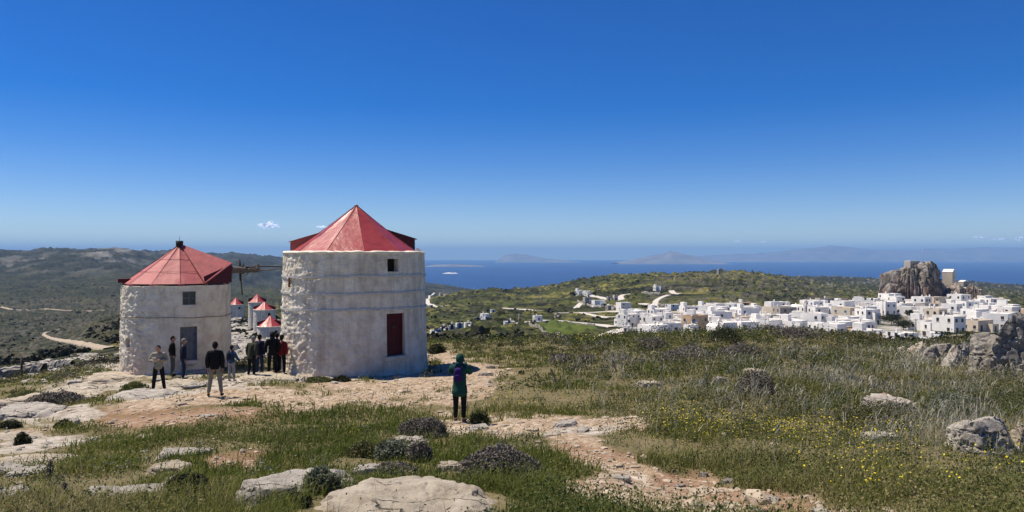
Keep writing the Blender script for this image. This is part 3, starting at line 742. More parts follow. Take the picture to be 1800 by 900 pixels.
# seams of the roofing sheets
mb = MB()
for k in range(12):
    a = .05 + 2 * math.pi * k / 12
    pts = []
    for u in (0, .33, .66, .95):
        rr = 2.34 * (1 - u) + .012; z = H + .10 + (.60 - base - H - .10) * u - .03 * math.sin(math.pi * u) + .012
        pts.append((math.sin(a) * rr + .1 * u, -math.cos(a) * rr, z))
    mb.tube(pts, .008, 4)
for u in (.30, .62):
    rr = 2.34 * (1 - u) + .0; z = H + .10 + (.60 - base - H - .10) * u - .03 * math.sin(math.pi * u) + .012
    mb.tube([(math.sin(t_) * rr * (.972 + .028 * abs(math.cos(t_ * 6))) + .1 * u, -math.cos(t_) * rr * (.972 + .028 * abs(math.cos(t_ * 6))), z) for t_ in np.linspace(0, 2 * math.pi, 97)], .007, 4, False)
mb.build('seam', M['dark_red'], rf)
mb = MB(); mb.tube([(.1, 0, .50 - base), (.1, 0, .78 - base)], [.16, .17], 10); mb.tube([(.1, 0, .78 - base), (.1, 0, .98 - base)], [.012, .008], 6); mb.build('roof_finial', M['tar'], rf)
# long hatch over the shaft, reaching out to the right
Mx = Matrix.Rotation(R(90), 4, 'Z')
zt_ = .60 - base
A_ = (.12, 0, zt_ + .02); top_ = H + 1.0
for sgn in (-1, 1):
    Bp = (2.42, sgn * .72, top_); Dp_ = (1.16, sgn * 2.16, H + .10); Ep = (2.40, sgn * .78, H + .08)
    if sgn < 0:
        mb = MB(); mb.add([Dp_, Ep, (2.40, -.72, top_ - .03), (1.10, -2.0, H + .4)], [(0, 1, 2), (0, 2, 3)])
        hb = mb.build('roof_hatch', M['dark_red'], lm)
        mb = MB(); up_ = Vector((0, 0, .025))
    Q = [Vector(q) for q in (A_, Bp, Dp_)]
    mb.add([q + up_ for q in Q] + [q - Vector((0, 0, .02)) for q in Q], [(0, 2, 1) if sgn < 0 else (0, 1, 2), (3, 4, 5), (0, 1, 4, 3), (1, 2, 5, 4)])
mb.add([Vector(A_) + up_, (2.42, -.72, top_ + .025), (2.42, .72, top_ + .025)], [(0, 1, 2)])
mb.build('hatch_lid', M['roof_matt'], hb)
mb = MB(); mb.add([(2.40, -.78, H + .08), (2.40, .78, H + .08), (2.40, .72, top_ - .03), (2.40, -.72, top_ - .03)], [(0, 1, 2, 3)]); mb.build('hatch_front', M['dark_red'], hb)
mb = MB(); mb.box(-.30, .30, -2.50, -1.9, H + .12, H + .30, Matrix.Rotation(R(-88), 4, 'Z')); mb.build('tail_box', M['dark_red'], lm)
# shaft and the remains of the sail wheel
zs_ = -.62 - base
shaft = MB(); shaft.tube([(1.6, 0, zs_ + .02), (2.5, .0, zs_), (3.25, .05, zs_), (3.75, .08, zs_ - .02)], [.17, .16, .14, .10], 10)
for k in range(5):
    a = k * 1.26; shaft.tube([(2.45, .10 * math.cos(a), zs_ + .14 * math.sin(a)), (3.55, .14 * math.cos(a + .4), zs_ + .13 * math.sin(a + .4))], .045, 5)
sh = shaft.build('sail_shaft', M['oldwood'], lm)
mb = MB(); mb.tube([(2.80, .12, zs_ + .50), (2.84, .12, zs_ + .1), (2.86, .12, zs_ - .55)], [.045, .06, .055], 6); mb.tube([(2.86, .12, zs_ - .45), (2.95, .12, zs_ - 1.25)], [.035, .028], 6); mb.build('sail_spar', M['darkwood'], sh)
mb = MB(); mb.tube([(2.98, .1, zs_ + .30), (2.98, .1, zs_ - .22)], .05, 6); mb.build('sail_spar', M['darkwood'], sh)
mb = MB(); mb.tube([(3.1, -.15, zs_ + .12), (3.5, .3, zs_ + .16), (4.3, 1.4, zs_ + .14), (6.0, 2.7, zs_ + .10)], [.04, .035, .03, .025], 6); mb.build('sail_spar', M['darkwood'], sh)
mb = MB(); mb.tube([(3.4, .1, zs_ - .08), (4.2, 1.3, zs_ - .04), (6.0, 2.7, zs_ + .08)], [.035, .03, .022], 6); mb.build('sail_spar', M['oldwood'], sh)
mb = MB(); mb.tube([(3.2, -.45, zs_ + .02), (3.2, .65, zs_ + .06)], .04, 6); mb.box(3.62, 3.74, -.05, .20, zs_ - .16, zs_ + .26); mb.tube([(3.3, .05, zs_ - .1), (3.05, .02, zs_ - .32)], .025, 5); mb.build('hub_timber', M['oldwood'], sh)
MILLS.append((cx, cy, 2.6))

# --- four small mills down the ridge
SM = [(475.5, 573, 603, 46, 158, 554, 'small whitewashed windmill nearest the large mill, lowest and largest of the distant four', 2),
      (465, 544, 572, 38, 190, 530, 'small whitewashed windmill standing just above and behind the nearest distant mill', 1),
      (452.5, 531, 558, 31, 215, 516, 'small whitewashed windmill at the top of the ridge, highest and tallest of the distant four', 1),
      (415, 535, 558, 26.5, 250, 522, 'small whitewashed windmill set apart from the others, just right of the left mill', 2)]
pm = None
for i, (px, yt, yb, wp, dd, ya, lab, nw) in enumerate(SM):
    X = (px - 900) / F * dd; r = wp / 2 / F * dd; zt = -(yt - H0) / F * dd; zb = float(gz(X, dd)) - .3; za = -(ya - H0) / F * dd
    zb = min(zb, -(yb - H0) / F * dd)
    b_ = math.atan2(X, dd)
    t_ = thing('windmill', lab, 'windmill', (X, dd, zb), -b_, 'whitewashed windmills with red roofs')
    h = zt - zb
    mill_wall(r, r * .97, -.6, h, [(R(25), .38, h - 1.5, h - .75, .3)] + ([(R(20), .38, .9, 1.8, .3)] if i == 3 else []), M['plaster'], t_, .08, 20 + i, 0, 60, 24)
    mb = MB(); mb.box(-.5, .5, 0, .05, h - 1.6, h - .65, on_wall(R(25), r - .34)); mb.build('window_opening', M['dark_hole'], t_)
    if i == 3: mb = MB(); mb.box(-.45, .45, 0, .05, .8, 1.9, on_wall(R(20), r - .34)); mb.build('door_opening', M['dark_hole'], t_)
    cone(r * .93, h + .08, h + (za - -(yt - H0) / F * dd), 12, M['roof_small'], t_, .08, (0, 0), .1 + i, .05, 30 + i)
    mb = MB(); mb.tube([(0, 0, h - .05), (0, 0, h + .06)], [r * 1.02, r * 1.0], 40); mb.build('wall_cap', M['limerim'], t_)
    hr = za - -(yt - H0) / F * dd
    for a, nm in ((R(75), 'roof_hatch'), (R(-100), 'roof_hatch')):
        mb, Mx = hatch(a, r * .35, r * .96, r * .2, h + .05, h + hr * .38, h + hr * .6, None)
        mb.build(nm, M['dark_red'], t_)
    MILLS.append((X, dd, r + .3))

# ------------------------------------------------------------------ rocks
def rockmat(name, a, b_, c_, lich=0, crack=1.):
    m, t, b = nodes(name); v = objv(t)
    c = ramp(t, noise(t, 1.6, 9, v, .7, .5), [(.3, a), (.5, b_), (.7, c_)])
    cr = ramp(t, noise(t, 5, 8, v, .75), [(.36, 1), (.46, 0)])
    c = mixc(t, mth(t, 'MULTIPLY', cr, .5 * crack), c, (.10, .09, .075))
    mu = ramp(t, noise(t, .9, 6, v, .7), [(.52, 0), (.62, .75)])
    c = mixc(t, mu, c, tuple(x * .72 for x in b_))
    wv = N(t, 'ShaderNodeMixRGB', blend_type='ADD'); wv.inputs[0].default_value = .9; t.links.new(v, wv.inputs[1])
    wn = N(t, 'ShaderNodeTexNoise'); wn.inputs['Scale'].default_value = 1.6; wn.inputs['Detail'].default_value = 5; t.links.new(v, wn.inputs['Vector']); t.links.new(wn.outputs['Color'], wv.inputs[2])
    mpc = N(t, 'ShaderNodeMapping'); mpc.inputs['Scale'].default_value = (.7, 1.9, 2.2); mpc.inputs['Rotation'].default_value = (0, 0, .3); t.links.new(wv.outputs[0], mpc.inputs[0])
    ve = N(t, 'ShaderNodeTexVoronoi', feature='DISTANCE_TO_EDGE'); ve.inputs['Scale'].default_value = 1.1; t.links.new(mpc.outputs[0], ve.inputs[0])
    ck = mth(t, 'MULTIPLY', ramp(t, ve.outputs[0], [(.006, 1), (.028, 0)]), ramp(t, noise(t, 1.1, 3, v), [(.42, 0), (.52, 1)]))
    c = mixc(t, mth(t, 'MULTIPLY', ck, .8), c, (.05, .042, .032))
    if lich: c = mixc(t, ramp(t, noise(t, 2.2, 7, v, .7), [(.58, 0), (.66, .85)]), c, (.50, .20, .06))
    setc(t, b, c); b.inputs['Roughness'].default_value = .9; b.inputs['Specular IOR Level'].default_value = .2
    bump(t, b, mth(t, 'SUBTRACT', noise(t, 7, 9, v, .75), mth(t, 'MULTIPLY', ck, .8)), 1.0, .06); return m
M['lime'] = rockmat('pale limestone', (.22, .20, .17), (.40, .37, .325), (.52, .49, .44))
M['limewarm'] = rockmat('warm cream limestone', (.25, .205, .15), (.43, .375, .295), (.54, .485, .40))
M['limelich'] = rockmat('limestone with orange lichen', (.24, .21, .17), (.42, .38, .33), (.52, .49, .44), 1)
M['limegrey'] = rockmat('grey weathered limestone', (.13, .12, .10), (.27, .25, .22), (.42, .395, .35))
def rock_shape(sx, sy, sz, seed, strata=.5, facets=14, sub=5, rough=.16, slab=False):
    """crag: unit sphere cut by random planes, layered and roughened, then scaled"""
    bm = bmesh.new(); bmesh.ops.create_icosphere(bm, subdivisions=sub, radius=1)
    v = np.array([q.co[:] for q in bm.verts]); f = np.array([[q.index for q in g.verts] for g in bm.faces]); bm.free()
    r_ = np.random.default_rng(seed); u = v / np.linalg.norm(v, axis=1, keepdims=True)
    rad = np.full(len(u), 1.25)
    for k in range(facets):
        n_ = r_.normal(size=3); n_[2] = abs(n_[2]) * .8; n_ /= np.linalg.norm(n_); d = r_.uniform(.58, .95)
        q = u @ n_; rad = np.where(q > .05, np.minimum(rad, d / np.maximum(q, .05)), rad)
    if slab:
        for n_, d in ((np.array([.06, -.05, 1.]), .42), (np.array([-.10, -.12, 1.]), .47), (np.array([.1, -.9, .45]), .62)):
            n_ = n_ / np.linalg.norm(n_); q = u @ n_; rad = np.where(q > .05, np.minimum(rad, d / np.maximum(q, .05)), rad)
    p = u * rad[:, None]
    sc = np.array([sx, sy, sz]); w_ = p * sc; mn = (sx * sy * sz)**(1 / 3)
    q = w_ / mn * 1.3 + seed * 3.1
    n1 = fbm3(q, 4, 3) - .5; n2 = 1 - np.abs(2 * fbm3(q * 1.9, 4, 7) - 1); crk = np.maximum(0, n2 - .86) / .14
    w_ = w_ * (1 + n1[:, None] * rough * 2 - crk[:, None] * rough * .9)
    # beds of stone: steps in height
    if strata:
        h = sz / 3.2; tilt = w_[:, 2] + w_[:, 0] * .12 + (fbm3(q * .5, 2, 9) - .5) * h
        k = tilt / h; fr = k - np.floor(k)
        w_[:, :2] *= (1 + strata * .14 * (sm(0, .25, fr) - .5) * 1)[:, None]
        w_[:, 2] += strata * h * .35 * (sm(.3, .9, fr) - fr)
    w_ += (fbm3(w_ * (9 / mn * .5), 3, 31) - .5)[:, None] * mn * .06
    return w_, f
ROCKS_XY = []
def rock(px, py, wpx, hpx, dp, label, m='lime', yaw=0., seed=1, cat='rock', strata=.6, sub=5, sink=.35, group=None, rough=.16, facets=14, name='rock', Y=None, tilt=(0, 0), slab=False):
    """px, py: where its foot shows; wpx, hpx size on the photo; dp: depth/width ratio"""
    if Y is None: X, Y = at(px, py)
    else: X = (px - 900) / F * Y
    wx = wpx / F * Y / 2; h = hpx / F * Y; dy = wx * dp
    Yc = Y + dy * .6; X = X * Yc / Y; z = float(gz(X, Yc))
    w_, f = rock_shape(wx, dy, h / (1 - sink) * (1.9 if hpx < .3 * wpx else .8), seed, strata, facets, sub, rough, slab or hpx < .3 * wpx)
    Mt = Matrix.Rotation(yaw, 3, 'Z') @ Matrix.Rotation(tilt[0], 3, 'X') @ Matrix.Rotation(tilt[1], 3, 'Y'); w_ = w_ @ np.array(Mt).T
    k_ = wx * .96 / max(.05, np.abs(w_[w_[:, 2] > np.percentile(w_[:, 2], 45), 0]).max()); w_[:, :2] *= min(1.9, k_)
    top = np.percentile(w_[:, 2], 99.5); w_[:, 2] += h - top
    keep = w_[:, 2] > -max(.35, h * .8)
    w_[~keep, 2] = -max(.35, h * .8)
    me = mesh_np(name, w_, f, None, True)
    try: me.set_sharp_from_angle(angle=R(38))
    except Exception: pass
    o = link(name, me, M[m], None, (X, Yc, z)); tag(o, label, cat, group)
    q_ = .82 if wpx > 100 else 1.; ROCKS_XY.append((X, Yc, max(wx * q_, .1), max(dy * q_, .1), yaw)); return o
RK = 'limestone outcrops in the turf'
# px, py(foot), w, h, depth ratio, label, material, yaw, seed
ROCKL = [
 (716, 912, 560, 36, .95, 'broad cream limestone slab with dark cracks, largest slab at the bottom of the foreground', 'limewarm', .12, 1, {'Y': 6.4, 'strata': .35, 'sub': 6, 'facets': 20, 'rough': .075}),
 (655, 838, 90, 16, .6, 'flat pale rock ledge just behind the broad cream slab, topped by a low dark shrub', 'lime', .2, 2, {'rough': .1}),
 (797, 830, 70, 14, .8, 'small cream block of limestone between the dark mounded shrub and the broad slab', 'limewarm', 0, 3, {}),
 (505, 880, 190, 24, .35, 'long low limestone ledge left of the broad cream slab, by a spiny plant', 'lime', .45, 4, {'rough': .1}),
 (433, 893, 46, 22, .6, 'small tilted grey stone standing at the left tip of the long ledge', 'limegrey', .4, 5, {}),
 (452, 898, 26, 18, .6, 'narrow upright grey stone leaning beside the tilted one', 'limegrey', 1.1, 6, {}),
 (205, 878, 190, 15, .3, 'thin limestone ledge in the grass of the lower left foreground', 'lime', .28, 7, {'rough': .1}),
 (300, 826, 90, 13, .5, 'pale flat rock, lower of the two flat rocks in the left grass', 'limewarm', .1, 8, {'rough': .1}),
 (312, 805, 100, 16, .45, 'pale rounded limestone hump, upper of two flat rocks in the left grass', 'lime', .1, 9, {'rough': .1}),
 (256, 768, 36, 6, .6, 'small flat whitish stone alone in the grass above the two humps', 'limewarm', 0, 10, {}),
 (20, 888, 60, 22, .6, 'jagged pale rock at the bottom left corner of the picture', 'lime', .8, 11, {}),
 (50, 838, 62, 14, .6, 'low whitish rock second from the left edge in the lower grass', 'lime', .3, 12, {}),
 (18, 832, 70, 18, .6, 'rounded grey-white rock at the left edge in the lower grass', 'lime', .2, 13, {}),
 (50, 738, 150, 15, .6, 'wide flat whitish limestone shelf at the left edge of the picture', 'lime', .25, 14, {'rough': .08, 'sub': 6}),
 (30, 776, 120, 10, .5, 'flat sloping limestone sheet below the wide shelf at the left', 'limewarm', .3, 15, {'rough': .08}),
 (60, 808, 150, 8, .4, 'lowest of the three flat limestone sheets at the left edge', 'limewarm', .3, 16, {'rough': .08}),
 (122, 742, 34, 12, .7, 'small block of limestone beside the right end of the wide shelf', 'lime', .2, 17, {}),
 (125, 706, 230, 15, .35, 'long undercut cream ledge running up to the left mill', 'limewarm', .42, 18, {'rough': .08, 'sub': 6}),
 (215, 668, 120, 9, .5, 'flat bare rock pavement at the foot of the left mill', 'limewarm', .3, 19, {'rough': .07}),
 (250, 702, 110, 8, .6, 'flat pale slab under the feet of the man in the beige jacket', 'lime', .15, 20, {'rough': .07}),
 (312, 681, 90, 6, .7, 'smooth cream rock in the ground between the couple and the beige jacket man', 'limewarm', 0, 21, {'rough': .06}),
 (478, 671, 110, 8, .5, 'low cream rock band under the group of standing people', 'limewarm', .05, 22, {'rough': .07}),
 (538, 668, 40, 10, .8, 'crumbly cream rock at the lower left corner of the large mill', 'limewarm', 0, 23, {}),
 (712, 792, 120, 20, .5, 'brown and cream rock outcrop overhung by a grey thorny mound', 'limelich', .1, 24, {'rough': .2}),
 (722, 808, 26, 18, .8, 'small blocky reddish stone below the overhung outcrop', 'limelich', .5, 25, {}),
 (1570, 722, 140, 24, .55, 'long grey limestone slab with orange lichen in the right meadow', 'limelich', -.08, 26, {'sub': 6}),
 (1555, 770, 72, 14, .7, 'low pale rock below the lichen slab among yellow flowers', 'lime', 0, 27, {}),
 (1725, 806, 125, 62, .7, 'large pale boulder with a dark hollow near the right edge', 'lime', -.1, 28, {'sub': 6, 'strata': .3, 'facets': 22, 'rough': .10}),
 (1800, 806, 70, 54, .9, 'big boulder cut by the right edge of the picture', 'limewarm', .3, 29, {'sub': 6, 'strata': .3, 'facets': 20, 'rough': .10}),
 (1140, 680, 60, 10, .7, 'small smooth cream rock in the scrub right of the woman', 'limewarm', .1, 30, {}),
 (1325, 660, 60, 9, .6, 'low broken cream rock in the scrub above the yellow flowers', 'limewarm', 0, 31, {}),
 (1265, 668, 34, 6, .6, 'small pale flat stone left of the broken cream rock', 'lime', 0, 32, {}),
 (856, 662, 38, 7, .9, 'flat pale stone beside the path right of the woman in green', 'limewarm', 0, 33, {}),
 (864, 646, 22, 5, .9, 'little cream stone in the grass right of the woman head', 'limewarm', 0, 34, {}),
 (993, 748, 60, 7, .7, 'flat whitish bedrock in the middle of the stony path', 'lime', .3, 35, {'rough': .07}),
 (965, 768, 50, 6, .7, 'pale stone slab in the path below the whitish bedrock', 'limewarm', .2, 36, {'rough': .07}),
 (890, 838, 14, 8, .8, 'single whitish stone beside the dark mounded shrub', 'lime', 0, 37, {}),
 (1238, 821, 22, 8, .8, 'single grey stone at the upper edge of the red soil', 'limegrey', 0, 38, {}),
 (1278, 836, 28, 9, .7, 'small dark grey stone in the red soil of the path', 'limegrey', .3, 39, {}),
]
for px, py, wq, hq, dp, lab, mm, yw, sd, kw in ROCKL:
    if px < 560 and wq > 30: wq *= 1.25; dp *= 1.7; hq *= .95
    rock(px, py, wq, hq, dp, lab, mm, yw, sd, group=RK, **kw)
# crags of the ridge at the right
CR = 'crags along the right-hand ridge'
CRAGS = [
 (1790, 655, 115, 104, .8, 'tall dark grey crag at the right edge of the picture', 'limegrey', .2, 51, {'Y': 27, 'rough': .13, 'facets': 22}),
 (1738, 650, 74, 66, .8, 'grey crag with a shrub at its foot, left of the tall dark one', 'limegrey', -.3, 52, {'Y': 28, 'rough': .13, 'facets': 22}),
 (1752, 592, 80, 26, .8, 'dark flat-topped rock on the skyline of the right ridge', 'limegrey', .1, 57, {'Y': 34, 'rough': .12}),
 (1683, 640, 56, 44, .8, 'white-streaked steep rock face in the middle of the right ridge', 'lime', .5, 53, {'Y': 30, 'strata': .2, 'rough': .15, 'facets': 22}),
 (1678, 606, 66, 30, .8, 'smooth cream cap rock on top of the streaked face', 'limewarm', .1, 54, {'Y': 33, 'facets': 10, 'rough': .14}),
 (1640, 626, 50, 32, .8, 'shaded grey rock under the cream cap, left part of the ridge', 'limegrey', .3, 55, {'Y': 33, 'rough': .13, 'facets': 22}),
 (1612, 612, 40, 24, .9, 'low cream outcrop at the left end of the right ridge', 'limewarm', .1, 56, {'Y': 38}),
 (1588, 606, 30, 14, .9, 'small pale rock at the far left tip of the right ridge', 'lime', .1, 58, {'Y': 41}),
 (1768, 625, 90, 50, .8, 'rounded grey shoulder of rock between the two dark crags', 'limegrey', .4, 61, {'Y': 31, 'rough': .13}),
 (1706, 636, 60, 40, .8, 'grey block with whitish ledges right of the streaked face', 'limegrey', .1, 62, {'Y': 31, 'rough': .14}),
 (1655, 612, 60, 26, .8, 'dark cleft rock between the cream cap and the low outcrop', 'limegrey', .1, 63, {'Y': 36, 'rough': .14}),
 (1706, 655, 40, 14, .9, 'whitish scree stone at the foot of the streaked face', 'lime', .1, 59, {'Y': 27}),
]
for px, py, wq, hq, dp, lab, mm, yw, sd, kw in CRAGS:
    rock(px, py, wq, hq, dp, lab, mm, yw, sd, group=CR, **{**{'sub': 6, 'strata': .5}, **kw})

# ------------------------------------------------------------------ plants
M['grass'] = leafmat('meadow grass', [(0, (.075, .105, .018)), (.35, (.125, .155, .030)), (.6, (.18, .19, .048)), (.8, (.27, .24, .10)), (1, (.40, .34, .20))], .42)
M['herb'] = leafmat('leafy herbs', [(0, (.038, .060, .016)), (.4, (.078, .105, .028)), (.7, (.125, .140, .042)), (.88, (.19, .17, .075)), (1, (.27, .22, .10))], .3)
M['phry'] = leafmat('grey thorn scrub', [(0, (.065, .058, .048)), (.5, (.14, .125, .108)), (.85, (.21, .19, .165)), (1, (.085, .090, .045))], .1)
M['sage'] = leafmat('pale grey green leaves', [(0, (.09, .11, .075)), (.6, (.17, .19, .13)), (1, (.26, .27, .20))], .2)
M['darkleaf'] = leafmat('dark evergreen leaves', [(0, (.012, .018, .008)), (.6, (.028, .038, .014)), (1, (.060, .068, .028))], .15)
M['olive'] = leafmat('olive scrub leaves', [(0, (.038, .046, .014)), (.5, (.085, .092, .032)), (1, (.16, .145, .055))], .2)
M['seed'] = leafmat('pale seed heads', [(0, (.26, .25, .17)), (.6, (.40, .38, .29)), (1, (.55, .52, .42))], .4)
M['yellow'] = leafmat('yellow petals', [(0, (.62, .50, .02)), (1, (.80, .72, .06))], .3)
M['twig'] = simple('dry brown twigs', (.07, .05, .035), .9, .3, 5)
M['stone'] = simple('loose limestone gravel', (.36, .295, .225), .9, .35, .9)
M['bark'] = simple('grey bark', (.12, .095, .07), .9, .3, 6)

def blades(P, h, w, lean, tint, curl=.5):
    n = len(P); a = rng.uniform(0, 2 * np.pi, n); d = np.stack([np.cos(a), np.sin(a), np.zeros(n)], 1)
    b = rng.uniform(0, 2 * np.pi, n); l = np.stack([np.cos(b), np.sin(b), np.zeros(n)], 1) * (lean * h)[:, None] + np.array([.12, -.02, 0]) * h[:, None]
    up = np.array([0, 0, 1.])
    v0 = P - d * w[:, None] / 2; v1 = P + d * w[:, None] / 2
    m_ = P + up * (h * .6)[:, None] + l * .35
    v2 = m_ - d * w[:, None] * .38; v3 = m_ + d * w[:, None] * .38
    tip = P + up * h[:, None] * (1 - curl * lean[:, None] * .6) + l
    V = np.stack([v0, v1, v2, v3, tip], 1).reshape(-1, 3)
    k = np.arange(n)[:, None] * 5
    f = np.concatenate([k + [0, 1, 3], k + [0, 3, 2], k + [2, 3, 4]], 1).reshape(-1, 3)
    return V, f, np.repeat(tint, 5)
def leaves(C, size, tint, asp=1.6, upb=.35):
    n = len(C); u = rng.normal(size=(n, 3)); u /= np.linalg.norm(u, axis=1, keepdims=True)
    r = rng.normal(size=(n, 3)); r[:, 2] += upb; v = np.cross(u, r); v /= np.linalg.norm(v, axis=1, keepdims=True) + 1e-9
    s = size[:, None]
    V = np.stack([C - u * s * asp / 2, C + v * s / 2, C + u * s * asp / 2, C - v * s / 2], 1).reshape(-1, 3)
    k = np.arange(n)[:, None] * 4
    return V, (k + [0, 1, 2, 3]).reshape(-1, 4), np.repeat(tint, 4)
def in_rock(X, Y, grow=.9, front=True):
    ins = np.zeros(X.shape, bool)
    if front: ins = in_rock(X, Y + .12, grow, False) | (in_rock(X, Y + .32, grow, False) & (rng.random(X.shape) < .7)) 
    for x, y, a, b, yw in ROCKS_XY:
        dx = X - x; dy = Y - y; c, s = math.cos(yw), math.sin(yw)
        ins |= ((dx * c + dy * s) / (a * grow))**2 + ((-dx * s + dy * c) / (b * grow))**2 < 1
    return ins
def in_mill(X, Y):
    ins = np.zeros(X.shape, bool)
    for x, y, r in MILLS: ins |= (X - x)**2 + (Y - y)**2 < r * r
    return ins
def scatter(n, y0, y1, px0=-330, px1=2130):
    Y = np.exp(rng.uniform(math.log(y0), math.log(y1), n)); px = rng.uniform(px0, px1, n)
    X = (px - 900) / F * Y; return X, Y
def blob(px, py, cx_, cy_, rx, ry): return np.exp(-((px - cx_) / rx)**2 - ((py - cy_) / ry)**2)
def veg_field(X, Y):
    px, py, pa, ro, rd = masks(X, Y)
    bare = np.clip(pa + ro * .9 + rd * .8, 0, 1)
    left = (1 - sm(150, 330, px)) * .35
    return px, py, np.clip(1 - bare - left, .0, 1)
def patch(X, Y, s, sc): return fbm(X * sc, Y * sc, 4, s)

# grass
X, Y = scatter(430000, 5.2, 64)
px, py, d = veg_field(X, Y)
n1 = patch(X, Y, 61, .55); n2 = patch(X, Y, 62, .16); n3 = patch(X, Y, 66, 1.7)
lush = blob(px, py, 560, 775, 240, 60) + .6 * blob(px, py, 1250, 745, 200, 40) + .5 * blob(px, py, 1600, 870, 260, 60)
keep = rng.random(len(X)) < np.clip(d * (sm(.36, .60, n1) * 1.1 + lush * .9) * (.4 + sm(.35, .6, n3)), 0.008, 1)
keep &= ~in_rock(X, Y) & ~in_mill(X, Y)
X, Y, px, py, d, n1, n2 = (q[keep] for q in (X, Y, px, py, d, n1, n2)); n = len(X)
h = rng.gamma(5, .026, n) * (.45 + 1.0 * sm(.35, .65, n1)) * (.55 + .45 * d) * (1 + .35 * blob(px, py, 1550, 700, 300, 90))
wd = np.maximum(.006, Y * .00105) * rng.uniform(.7, 1.4, n)
tint = np.clip(.46 + (n2 - .5) * 1.3 + rng.normal(0, .17, n) + .22 * blob(px, py, 900, 705, 200, 25) - .12 * blob(px, py, 560, 775, 260, 60) + .3 * (1 - d) + .10 * sm(1000, 1500, px), 0, 1)
V, f, tt_ = blades(np.stack([X, Y, gz(X, Y) - .02], 1), h, wd, rng.uniform(.1, .9, n), tint)
tag(link('grass', mesh_np('grass', V, f, {'tint': tt_}), M['grass']), kind='stuff')

# pale seed-headed grass on the right
X, Y = scatter(52000, 9, 60, 950, 2130)
px, py, d = veg_field(X, Y)
wgt = .9 * blob(px, py, 1620, 645, 260, 24) + .4 * blob(px, py, 1500, 690, 330, 50) + .35 * blob(px, py, 1080, 645, 90, 20) + .30 * blob(px, py, 1700, 740, 160, 60) + .015
keep = (rng.random(len(X)) < wgt * d * sm(.38, .6, patch(X, Y, 64, .8))) & ~in_rock(X, Y)
X, Y = X[keep], Y[keep]; n = len(X); h = rng.uniform(.30, .62, n)
z = gz(X, Y)
V, f, tt_ = blades(np.stack([X, Y, z], 1), h, np.maximum(.004, Y * .0006), rng.uniform(.1, .5, n), rng.random(n))
V2, f2, t2 = blades(np.stack([X + rng.normal(0, .03, n), Y, z + h * .72], 1), h * .34, np.maximum(.012, Y * .0012), rng.uniform(.3, 1.2, n), rng.random(n))
tag(link('seed_grass', mesh_np('seed_grass', np.concatenate([V, V2]), np.concatenate([f, f2 + len(V)]), {'tint': np.concatenate([tt_, t2])}), M['seed']), kind='stuff')

# leafy herb and low scrub clumps
def clumps(name, n0, y0, y1, dens, rfun, hfun, nl, lsize, mat, tintf, px0=-330, px1=2130, asp=1.6):
    X, Y = scatter(n0, y0, y1, px0, px1); px, py, d = veg_field(X, Y)
    keep = (rng.random(n0) < dens(px, py, d, X, Y)) & ~in_rock(X, Y, .95) & ~in_mill(X, Y)
    X, Y, px, py, d = (q[keep] for q in (X, Y, px, py, d)); n = len(X)
    r = rfun(n, X, Y, px, py); hh = hfun(n, r)
    k = np.repeat(np.arange(n), nl); m_ = len(k)
    u = rng.normal(size=(m_, 3)); u /= np.linalg.norm(u, axis=1, keepdims=True); u[:, 2] = np.abs(u[:, 2])
    rad = rng.uniform(.35, 1, m_)**.6
    cx_ = X[k] + u[:, 0] * r[k] * rad * rng.uniform(.8, 1.2, m_); cy_ = Y[k] + u[:, 1] * r[k] * rad; zc_ = gz(X, Y)[k] + u[:, 2] * hh[k] * rad
    ls = np.maximum(lsize, Y[k] * .0013) * rng.uniform(.6, 1.5, m_)
    ti = np.clip(tintf(n, X, Y, px, py)[k] + rng.normal(0, .13, m_), 0, 1)
    V, f, t2 = leaves(np.stack([cx_, cy_, zc_], 1), ls, ti, asp)
    return tag(link(name, mesh_np(name, V, f, {'tint': t2}), M[mat]), kind='stuff')
rightw = lambda px: sm(850, 1150, px)
clumps('herbs', 22000, 5.4, 66, lambda px, py, d, X, Y: np.clip(d * (.12 + .9 * sm(.45, .62, patch(X, Y, 71, .6))) * (.55 + .45 * rightw(px)), .01, 1),
       lambda n, X, Y, px, py: rng.gamma(5, .035, n) * (1 + .6 * rightw(px)) * (1 + Y / 60), lambda n, r: r * rng.uniform(.6, 1.5, n), 34, .016, 'herb',
       lambda n, X, Y, px, py: .47 + .08 * rightw(px) + (patch(X, Y, 72, .3) - .5) * 1.8 + rng.normal(0, .1, n))
clumps('olive_scrub', 4200, 14, 66, lambda px, py, d, X, Y: np.clip(d * rightw(px) * sm(.5, .62, patch(X, Y, 75, .35)) + .3 * d * sm(24, 40, Y), 0, 1),
       lambda n, X, Y, px, py: rng.gamma(4, .10, n) * (.75 + .5 * sm(30, 50, Y)), lambda n, r: r * rng.uniform(.6, 1.15, n), 120, .022, 'olive', lambda n, X, Y, px, py: rng.uniform(.15, .9, n), asp=1.5)
clumps('grey_scrub', 1500, 14, 66, lambda px, py, d, X, Y: np.clip(d * rightw(px) * sm(.56, .66, patch(X, Y, 77, .3)) + .10 * d * (Y > 34), 0, 1),
       lambda n, X, Y, px, py: rng.gamma(5, .09, n), lambda n, r: r * rng.uniform(.45, .85, n), 150, .016, 'phry', lambda n, X, Y, px, py: rng.uniform(.2, .8, n), asp=2.4)
clumps('sage_scrub', 2200, 9, 60, lambda px, py, d, X, Y: np.clip(d * (blob(px, py, 1600, 690, 260, 70) * .8 + .06), 0, 1) * sm(.42, .6, patch(X, Y, 79, .5)),
       lambda n, X, Y, px, py: rng.gamma(6, .04, n), lambda n, r: r * rng.uniform(.8, 1.4, n), 90, .018, 'sage', lambda n, X, Y, px, py: rng.uniform(.1, .9, n), asp=1.8)
